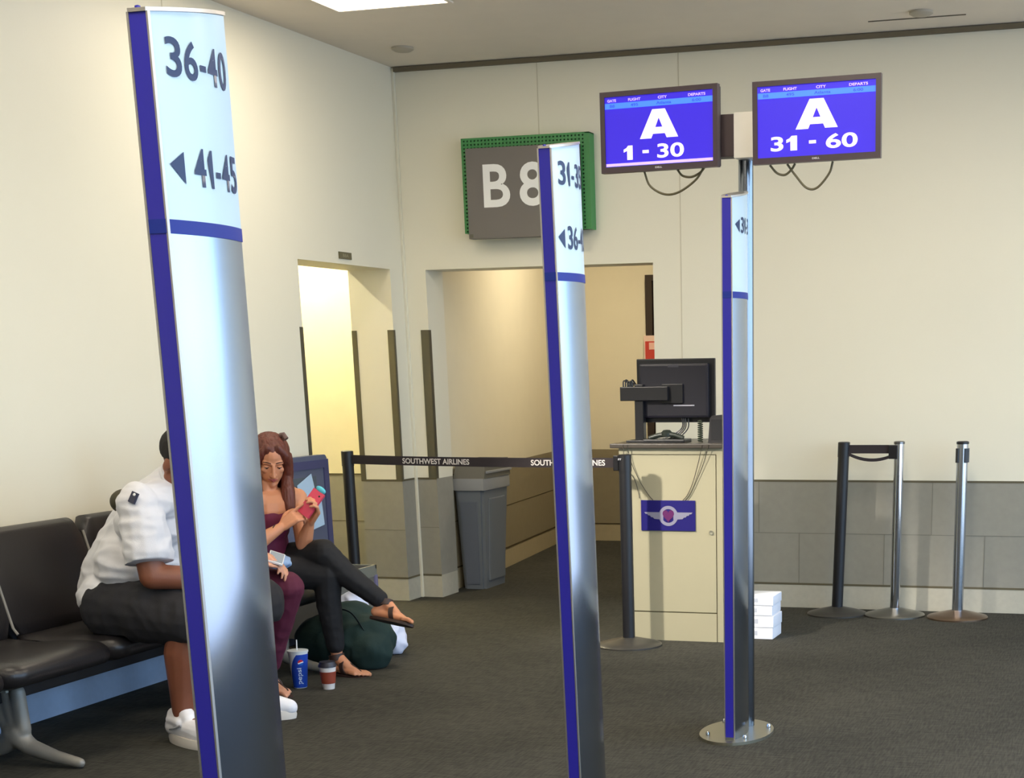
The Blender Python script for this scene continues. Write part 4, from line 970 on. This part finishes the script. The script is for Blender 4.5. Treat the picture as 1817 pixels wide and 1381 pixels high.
# ------------------------------------------------------------------ woman with long red-brown hair, legs crossed, using a phone
w1 = thing('person', 'woman with long reddish-brown hair and black leggings, legs crossed, tapping a phone', 'person', (0, 0, 0))
b = bmesh.new()
H1 = [V((-4.16, 6.79, 0.525)), V((-4.14, 7.00, 0.525))]
K_st, A_st = V((-3.79, 6.86, 0.495)), V((-3.795, 6.905, 0.085))       # standing (right) leg
K_cr, A_cr = V((-3.80, 6.86, 0.600)), V((-3.535, 6.945, 0.350))       # crossed (left) leg on top
SR, SL = V((-4.135, 6.70, 0.835)), V((-3.985, 6.98, 0.850))
ER, EL = V((-4.03, 6.60, 0.655)), V((-3.905, 6.86, 0.640))
WR, WL = V((-3.935, 6.72, 0.735)), V((-3.845, 6.83, 0.745))
ell(b, (-4.16, 6.89, 0.545), (0.14, 0.17, 0.115)); chain(b, [(-4.15, 6.89, 0.58), (-4.12, 6.87, 0.70), (-4.075, 6.845, 0.80)], (0.125, 0.105, 0.105))
cap(b, SR+V((0.02, 0.03, 0)), SL+V((-0.02, -0.03, 0)), 0.058, 0.058); cap(b, (-4.075, 6.85, 0.83), (-4.07, 6.85, 0.92), 0.05, 0.041)
chain(b, [H1[0], K_st], (0.085, 0.056)); chain(b, [K_st, K_st.lerp(A_st, 0.35)+V((-0.01, 0, 0)), A_st+V((0, 0, 0.03))], (0.052, 0.050, 0.030))
chain(b, [H1[1], K_cr], (0.085, 0.056)); chain(b, [K_cr, K_cr.lerp(A_cr, 0.35)+V((-0.008, 0, -0.01)), A_cr], (0.052, 0.050, 0.030))
for S_, E_, W_ in ((SR, ER, WR), (SL, EL, WL)):
    chain(b, [S_, S_.lerp(E_, 0.5), E_], (0.046, 0.042, 0.036)); chain(b, [E_, E_.lerp(W_, 0.35), W_], (0.036, 0.036, 0.022))
PHC = V((-3.815, 6.805, 0.840))       # phone centre
hand(b, WL, (PHC+V((0.02, 0.02, -0.03))-WL), V((0.75, 0.6, -0.1)), 1, curl=(38, 52, 40), s=0.92, thumb=(20, 15))
hand(b, WR, (PHC+V((-0.02, -0.03, -0.02))-WR), V((0.1, -0.85, 0.5)), -1, curl=(42, 48, 35), s=0.90, point=True)
wf, wu, wr = head_frame((0.56, -0.74, -0.42), (0.05, 0, 1))
Pw, R3 = head_prims(b, V((-4.038, 6.85, 1.035)), wf, wu, wr, 0.93)
cap(b, Pw(-0.035, -0.05, 0), (-4.075, 6.855, 0.88), 0.040, 0.048)
# feet
s_ = 0.92
d_st = V((0.97, -0.18, -0.06)); fA = foot(b, A_st, d_st, s_); toes_(b, *fA, s_, 1)
d_cr = V((0.90, -0.02, -0.14)).normalized(); fB = foot(b, A_cr, d_cr, s_, down=V((-0.28, -0.42, -0.86))); toes_(b, *fB, s_, -1)
skin('body', b, M_skinB, w1, 0.0042, 2)
face_parts(w1, Pw, R3, 0.93)
# long hair
b = bmesh.new(); ell(b, Pw(-0.030, 0.038, 0), (0.090, 0.094, 0.088), rot=R3)
for sg in (1, -1):
    chain(b, [Pw(0.042, 0.088, 0.028*sg), Pw(0.045, 0.048, 0.066*sg), Pw(0.028, -0.010, 0.078*sg), Pw(0.025, -0.075, 0.080*sg)], (0.020, 0.018, 0.017, 0.020))
    e1 = Pw(0.020, -0.075, 0.078*sg)
    chain(b, [e1, e1+V((0.012, -0.02, -0.075)), e1+V((0.018, -0.035, -0.15)), e1+V((0.014, -0.045, -0.215))], (0.024, 0.032, 0.030, 0.014))
    chain(b, [Pw(-0.03, 0.0, 0.07*sg), Pw(-0.03, -0.10, 0.075*sg), Pw(-0.03, -0.20, 0.07*sg)], (0.04, 0.042, 0.03))
chain(b, [Pw(-0.08, 0.0, 0), Pw(-0.085, -0.10, 0), Pw(-0.08, -0.22, 0)], (0.06, 0.062, 0.04))
M_hair = mat('red_brown_hair', (98, 48, 36), 0.5, var=0.45, vscale=60, stretch=(1, 1, 0.12), bump=0.5, bscale=160)
skin('hair', b, M_hair, w1, 0.004, 4, wrinkle=0.0026, wscale=85, wst=(1, 1, 0.07), label='long reddish-brown hair')
obj('hair_clip', tube([Pw(-0.03, 0.125, -0.05), Pw(-0.02, 0.135, -0.062), Pw(0.0, 0.12, -0.075)], 0.012, 8), mat('hair_clip_brown', (108, 84, 80), 0.4), w1, True)
# sleeveless top: maroon with a pale scarf
b = bmesh.new(); chain(b, [(-4.155, 6.89, 0.57), (-4.125, 6.87, 0.70), (-4.08, 6.85, 0.765)], (0.138, 0.116, 0.114))
skin('top', b, mat('maroon_top', (108, 28, 62), 0.75), w1, 0.006, 4, wrinkle=0.003, wscale=14, label='maroon sleeveless top')
b = bmesh.new(); ell(b, (-4.00, 6.76, 0.565), (0.075, 0.06, 0.035)); skin('folded_cloth', b, mat('pale_blue_cloth', (150, 178, 216), 0.8), w1, 0.005, 3, wrinkle=0.006, wscale=25, label='pale blue cloth on the lap')
b = bmesh.new(); ell(b, (-4.15, 6.89, 0.535), (0.155, 0.185, 0.098))
chain(b, [H1[0], K_st], (0.097, 0.068)); chain(b, [K_st, K_st.lerp(A_st, 0.35)+V((-0.01, 0, 0)), K_st.lerp(A_st, 0.84)], (0.066, 0.060, 0.044))
chain(b, [H1[1], K_cr], (0.097, 0.068)); chain(b, [K_cr, K_cr.lerp(A_cr, 0.35)+V((-0.008, 0, -0.01)), K_cr.lerp(A_cr, 0.90)], (0.066, 0.060, 0.043))
skin('leggings', b, M_legg, w1, 0.006, 5, wrinkle=0.002, wscale=18, label='black leggings')
def sandal(parent, A, d, dn, lat, s):
    out = []
    for i in range(32):
        t0 = 2*PI*i/32; a_ = 0.062+0.128*math.cos(t0); w_ = 0.040*math.sin(t0)*(1+0.15*math.cos(t0)); out.append((a_, w_))
    b_ = bmesh.new(); lo = [b_.verts.new(A+d*a_*s+lat*w_*s+dn*0.092*s) for a_, w_ in out]; hi = [b_.verts.new(A+d*a_*s+lat*w_*s+dn*0.078*s) for a_, w_ in out]
    for i in range(32): j = (i+1) % 32; b_.faces.new((lo[i], lo[j], hi[j], hi[i]))
    b_.faces.new(lo); b_.faces.new(hi); o_ = obj('sandal', b_, M_sand, parent, 50, label='brown strappy sandal')
    def band(c, ax, ra, rb, u_, w_, th_=0.0025):
        ax = V(ax).normalized(); u_ = (V(u_)-ax*V(u_).dot(ax)).normalized(); v_ = ax.cross(u_); q_ = bmesh.new(); rings = []
        for i in range(28):
            a_ = 2*PI*i/28; o1 = u_*math.cos(a_)*ra+v_*math.sin(a_)*rb; n_ = o1.normalized()*th_
            rings.append([q_.verts.new(c+o1+k1+k2) for k1, k2 in ((ax*w_/2, n_), (-ax*w_/2, n_), (-ax*w_/2, -n_), (ax*w_/2, -n_))])
        for i in range(28):
            r0, r1 = rings[i], rings[(i+1) % 28]
            for k_ in range(4): j = (k_+1) % 4; q_.faces.new((r0[k_], r0[j], r1[j], r1[k_]))
        return q_
    obj('ankle_strap', band(A-dn*0.004*s, (dn*0.9+d*0.25), 0.041*s, 0.038*s, lat, 0.032*s), M_sand, o_, True)
    obj('strap', band(A+d*0.060*s+dn*0.046*s, (d*0.95-dn*0.3), 0.041*s, 0.041*s, lat, 0.024*s), M_sand, o_, True)
    obj('toe_strap', tube([A+d*0.05*s+dn*0.004*s, A+d*0.10*s+dn*0.028*s+lat*0.006*s, A+d*0.150*s+dn*0.056*s+lat*0.012*s], 0.005*s, 8), M_sand, o_, True)
sandal(w1, *fA, s_); sandal(w1, *fB, s_)
obj('bracelet', tube([WR+V((-0.018, -0.022, -0.015))+V((0.0, math.cos(a)*0.027, math.sin(a)*0.027)) for a in [2*PI*i/16 for i in range(17)]], 0.003, 6), M_sand, w1, True)
# her phone
ph = thing('mobile_phone', 'pink-cased phone with a light blue top held by the red-haired woman', 'phone', PHC)
b_ = box(-0.036, 0.036, -0.006, 0.006, -0.068, 0.068, bevel=0.004); obj('case', b_, mat('pink_case', (214, 70, 98), 0.45), ph, 40, label='pink case')
obj('screen', box(-0.031, 0.031, 0.006, 0.0065, -0.058, 0.058), mat('phone_glass', (20, 20, 26), 0.15), ph)
b_ = bmesh.new(); ell(b_, (0.0, 0.0, 0.078), (0.030, 0.010, 0.014)); obj('case_top', b_, mat('light_blue_case', (86, 190, 214), 0.5), ph, True, label='light blue top piece')
b_ = lathe([(0.005, 0), (0.005, 0.001), (0, 0.001)], 16); bmesh.ops.rotate(b_, verts=b_.verts, matrix=Matrix.Rotation(PI/2, 3, 'X')); map_verts(b_, lambda c: (c.x+0.018, c.y-0.006, c.z+0.048)); obj('camera', b_, mat('phone_glass', (20, 20, 26), 0.15), ph)
ph.rotation_euler = (math.radians(-28), math.radians(28), math.radians(-15))

# ------------------------------------------------------------------ woman in maroon trousers between them
w2 = thing('person', 'woman in maroon trousers and a dark grey sleeve, mostly hidden behind the near post', 'person', (0, 0, 0))
b = bmesh.new(); yw = 6.28
H2 = [V((-4.14, yw-0.10, 0.525)), V((-4.14, yw+0.10, 0.525))]; K2 = [V((-3.72, 6.15, 0.50)), V((-3.715, 6.36, 0.505))]; A2 = [V((-3.86, 6.17, 0.085)), V((-3.90, 6.42, 0.085))]
S2 = [V((-4.10, yw-0.17, 0.87)), V((-4.10, yw+0.17, 0.87))]; E2 = [V((-3.98, yw-0.19, 0.66)), V((-3.98, yw+0.20, 0.66))]; W2_ = [V((-3.80, yw-0.06, 0.645)), V((-3.815, yw+0.055, 0.640))]
ell(b, (-4.15, yw, 0.545), (0.14, 0.18, 0.115)); chain(b, [(-4.15, yw, 0.58), (-4.13, yw, 0.70), (-4.10, yw, 0.82)], (0.13, 0.11, 0.11))
cap(b, S2[0]+V((0, 0.03, 0)), S2[1]+V((0, -0.03, 0)), 0.055, 0.055); cap(b, (-4.10, yw, 0.87), (-4.07, yw, 0.965), 0.05, 0.045)
for i in (0, 1):
    chain(b, [H2[i], K2[i]], (0.088, 0.058)); chain(b, [K2[i], K2[i].lerp(A2[i], 0.35), A2[i]+V((0, 0, 0.03))], (0.054, 0.052, 0.030))
    chain(b, [S2[i], E2[i]], (0.046, 0.036)); chain(b, [E2[i], E2[i].lerp(W2_[i], 0.4), W2_[i]], (0.036, 0.035, 0.022))
hand(b, W2_[0], V((0.55, 0.6, 0.05)), V((0, -0.5, 0.85)), 1, curl=(30, 35, 30), s=0.9)
hand(b, W2_[1], V((0.92, -0.12, -0.22)), V((0, 0.35, 0.9)), -1, curl=(28, 30, 25), s=0.95)
vf, vu, vr = head_frame((0.72, -0.25, -0.55))
Pv, R3v = head_prims(b, V((-4.03, yw, 1.075)), vf, vu, vr, 0.93); cap(b, Pv(-0.02, -0.05, 0), (-4.09, yw, 0.93), 0.045, 0.05)
fE = []
for i in (0, 1):
    dd = V((0.93, -0.30, -0.04)) if i == 0 else V((0.92, -0.36, -0.04)); f_ = foot(b, A2[i], dd, 0.93); toes_(b, *f_, 0.93, 1 if i == 0 else -1); fE.append(f_)
skin('body', b, M_skinC, w2, 0.0055, 3)
face_parts(w2, Pv, R3v, 0.93, M_skinC)
b = bmesh.new(); ell(b, Pv(-0.028, 0.038, 0), (0.088, 0.094, 0.086), rot=R3v); chain(b, [Pv(-0.07, 0.0, 0), Pv(-0.09, -0.12, 0)], (0.065, 0.05))
for sg in (1, -1): chain(b, [Pv(0.02, 0.06, 0.06*sg), Pv(-0.01, -0.08, 0.075*sg), Pv(-0.02, -0.17, 0.07*sg)], (0.02, 0.028, 0.02))
skin('hair', b, mat('brown_hair', (70, 48, 36), 0.6, var=0.35, vscale=50, stretch=(1, 1, 0.12), bump=0.4, bscale=160), w2, 0.006, 4, wrinkle=0.003, wscale=55, wst=(1, 1, 0.1))
b = bmesh.new(); chain(b, [(-4.15, yw, 0.58), (-4.13, yw, 0.70), (-4.10, yw, 0.82)], (0.145, 0.125, 0.125)); cap(b, S2[0]+V((0, 0.02, 0)), S2[1]+V((0, -0.02, 0)), 0.068, 0.068)
for i in (0, 1): chain(b, [S2[i], E2[i]], (0.060, 0.050)); chain(b, [E2[i], E2[i].lerp(W2_[i], 0.72)], (0.050, 0.038))
skin('jumper', b, mat('dark_grey_jumper', (50, 50, 58), 0.85, bump=0.15, bscale=260), w2, 0.006, 4, wrinkle=0.003, wscale=14, label='dark grey jumper')
b = bmesh.new(); ell(b, (-4.15, yw, 0.535), (0.155, 0.195, 0.098))
for i in (0, 1): chain(b, [H2[i], K2[i]], (0.100, 0.072)); chain(b, [K2[i], K2[i].lerp(A2[i], 0.4), K2[i].lerp(A2[i], 0.86)], (0.070, 0.062, 0.050))
skin('trousers', b, M_maroon, w2, 0.006, 5, wrinkle=0.003, wscale=14, label='maroon trousers')
for f_ in fE: sandal(w2, *f_, 0.93)
ph2 = thing('mobile_phone', 'pale phone in the hand of the woman in maroon trousers', 'phone', (-3.735, 6.315, 0.642))
obj('case', box(-0.034, 0.034, -0.066, 0.066, -0.0045, 0.0045, bevel=0.003), mat('pale_phone_case', (222, 222, 226), 0.4), ph2, 40)
obj('screen', box(-0.030, 0.030, -0.058, 0.058, 0.0045, 0.005), mat('phone_screen_pale', (150, 160, 172), 0.2), ph2)
ph2.rotation_euler = (0.25, 0.35, 0.5)

# ------------------------------------------------------------------ drinks on the floor
cp = thing('soda_cup', 'tall blue and white soda cup with a straw, standing on the carpet', 'cup', (-3.822, 6.585, 0))
CB = 0.032; CT = 0.046; CH = 0.172
def coner(z): return CB+(CT-CB)*z/CH
obj('cup_wall', lathe([(CB-0.002, 0.0), (CB, 0.002), (CT, CH), (CT-0.002, CH), (CB-0.002, 0.006), (0, 0.006)], 56, cap=False), mat('cup_white', (222, 226, 230), 0.4), cp, 40)
bw_ = bmesh.new(); NS = 32; NZ = 12
def pt_(i, k_):
    z = 0.004+0.158*k_/NZ; e0 = math.radians(-128)+0.95*(z/0.16)**3; a = e0+(math.radians(62)-e0)*i/NS; r = coner(z)+0.0006
    return (r*math.cos(a), r*math.sin(a), z)
for i in range(NS):
    for k_ in range(NZ): quad(bw_, [pt_(i, k_), pt_(i+1, k_), pt_(i+1, k_+1), pt_(i, k_+1)])
obj('blue_print', bw_, mat('cup_blue', (16, 62, 168), 0.4), cp, 40, recalc=False)
obj('lid', lathe([(CT+0.003, CH-0.002), (CT+0.003, CH+0.006), (CT-0.004, CH+0.008), (0, CH+0.007)], 48), mat('cup_lid', (206, 212, 214), 0.35), cp, 40)
obj('straw', tube([(-0.004, 0, CH+0.004), (-0.002, 0, CH+0.055)], 0.0032, 10), M_white, cp, True)
CA = math.radians(-50)
def oncup(u, z, e=0.0014):
    r = coner(z)+e; a = CA+u/coner(z); return (r*math.cos(a), r*math.sin(a), z)
tm_ = text_mesh('pepsi', 0.026, 0.078, 0.012); bmesh.ops.triangulate(tm_, faces=tm_.faces)
obj('lettering', map_verts(tm_, lambda c: oncup(0.010-c.y, 0.022+c.x)), mat('cup_letter', (196, 214, 236), 0.4), cp, recalc=False)
for nm_, mm_, f0, f1 in (('logo_red', mat('logo_red', (196, 36, 52), 0.4), 0.12, 1.0), ('logo_white', mat('logo_white', (236, 236, 240), 0.4), -0.25, 0.12), ('logo_blue', mat('logo_blue', (30, 96, 190), 0.4), -1.0, -0.25)):
    q_ = bmesh.new(); R_ = 0.0135
    for i in range(12):
        v0 = -1+2*i/12; v1 = -1+2*(i+1)/12
        def span(v):
            hw_ = math.sqrt(max(0, 1-v*v)); lo_ = max(-hw_, min(hw_, f0+0.3*v)); hi_ = max(-hw_, min(hw_, f1+0.3*v if f1 < 1 else hw_)); return (lo_ if f0 > -1 else -hw_), hi_
        a0, a1 = span(v0); c0, c1 = span(v1)
        if abs(a1-a0)+abs(c1-c0) < 1e-4: continue
        quad(q_, [oncup(0.002+R_*v0, 0.125+R_*a0, 0.0016), oncup(0.002+R_*v1, 0.125+R_*c0, 0.0016), oncup(0.002+R_*v1, 0.125+R_*c1, 0.0016), oncup(0.002+R_*v0, 0.125+R_*a1, 0.0016)])
    obj(nm_, q_, mm_, cp, recalc=False)
cf = thing('coffee_cup', 'paper coffee cup with a brown sleeve and dark lid, standing on the carpet', 'cup', (-3.672, 6.585, 0))
obj('cup_wall', lathe([(0.026, 0), (0.027, 0.002), (0.0395, 0.108), (0, 0.108)], 48), mat('coffee_white', (226, 222, 220), 0.45), cf, 40)
obj('sleeve', lathe([(0.0312, 0.028), (0.0318, 0.028), (0.0385, 0.084), (0.0378, 0.084)], 48, cap=False), mat('sleeve_brown', (138, 58, 36), 0.6), cf, 40, label='red-brown sleeve')
obj('lid', lathe([(0.0425, 0.106), (0.0425, 0.113), (0.038, 0.120), (0.036, 0.130), (0.0, 0.128)], 48), mat('lid_black', (40, 40, 52), 0.4), cf, 40, label='dark lid')
obj('printed_mark', map_verts(text_mesh('cafe', 0.006, 0.014, 0.0), lambda c: ((0.0295)*math.cos(-1.15+c.x/0.03), (0.0295)*math.sin(-1.15+c.x/0.03), 0.009+c.y)), mat('mark_pink', (200, 150, 150), 0.5), cf, recalc=False) if False else None

# ------------------------------------------------------------------ bags on the floor
b = bmesh.new()
ell(b, (-3.80, 7.16, 0.13), (0.185, 0.15, 0.15)); ell(b, (-3.86, 7.18, 0.21), (0.15, 0.13, 0.11)); ell(b, (-3.72, 7.12, 0.10), (0.11, 0.12, 0.11)); ell(b, (-4.0, 7.16, 0.12), (0.14, 0.14, 0.13))
def fl0(me):
    for v in me.vertices:
        if v.co.z < 0.003: v.co.z = 0.003
gbag = thing('travel_bag', 'soft dark green bag on the carpet behind the crossed legs', 'bag', (0, 0, 0))
skin('bag_body', b, mat('dark_green_cloth', (22, 46, 42), 0.85, var=0.15, vscale=10, bump=0.2, bscale=180), gbag, 0.008, 6, wrinkle=0.010, wscale=9, post=fl0)
obj('strap', tube(bez([(-3.93, 7.06, 0.22), (-3.86, 7.02, 0.30), (-3.77, 7.03, 0.29), (-3.71, 7.06, 0.18)], 8), 0.010, 8, flat=0.4), mat('green_strap', (18, 36, 38), 0.8), gbag, True)
b = bmesh.new(); chain(b, [(-3.95, 7.52, 0.10), (-3.86, 7.52, 0.115), (-3.77, 7.51, 0.055)], (0.12, 0.115, 0.050)); ell(b, (-4.02, 7.52, 0.19), (0.09, 0.07, 0.13)); cap(b, (-4.0, 7.5, 0.25), (-3.99, 7.49, 0.33), 0.055, 0.012)
wb_ = skin('plastic_bag', b, mat('white_plastic_bag', (218, 222, 242), 0.4, var=0.03), None, 0.007, 5, wrinkle=0.012, wscale=14, post=fl0)
tag(wb_, 'crumpled white plastic bag on the carpet behind the green bag', 'bag')
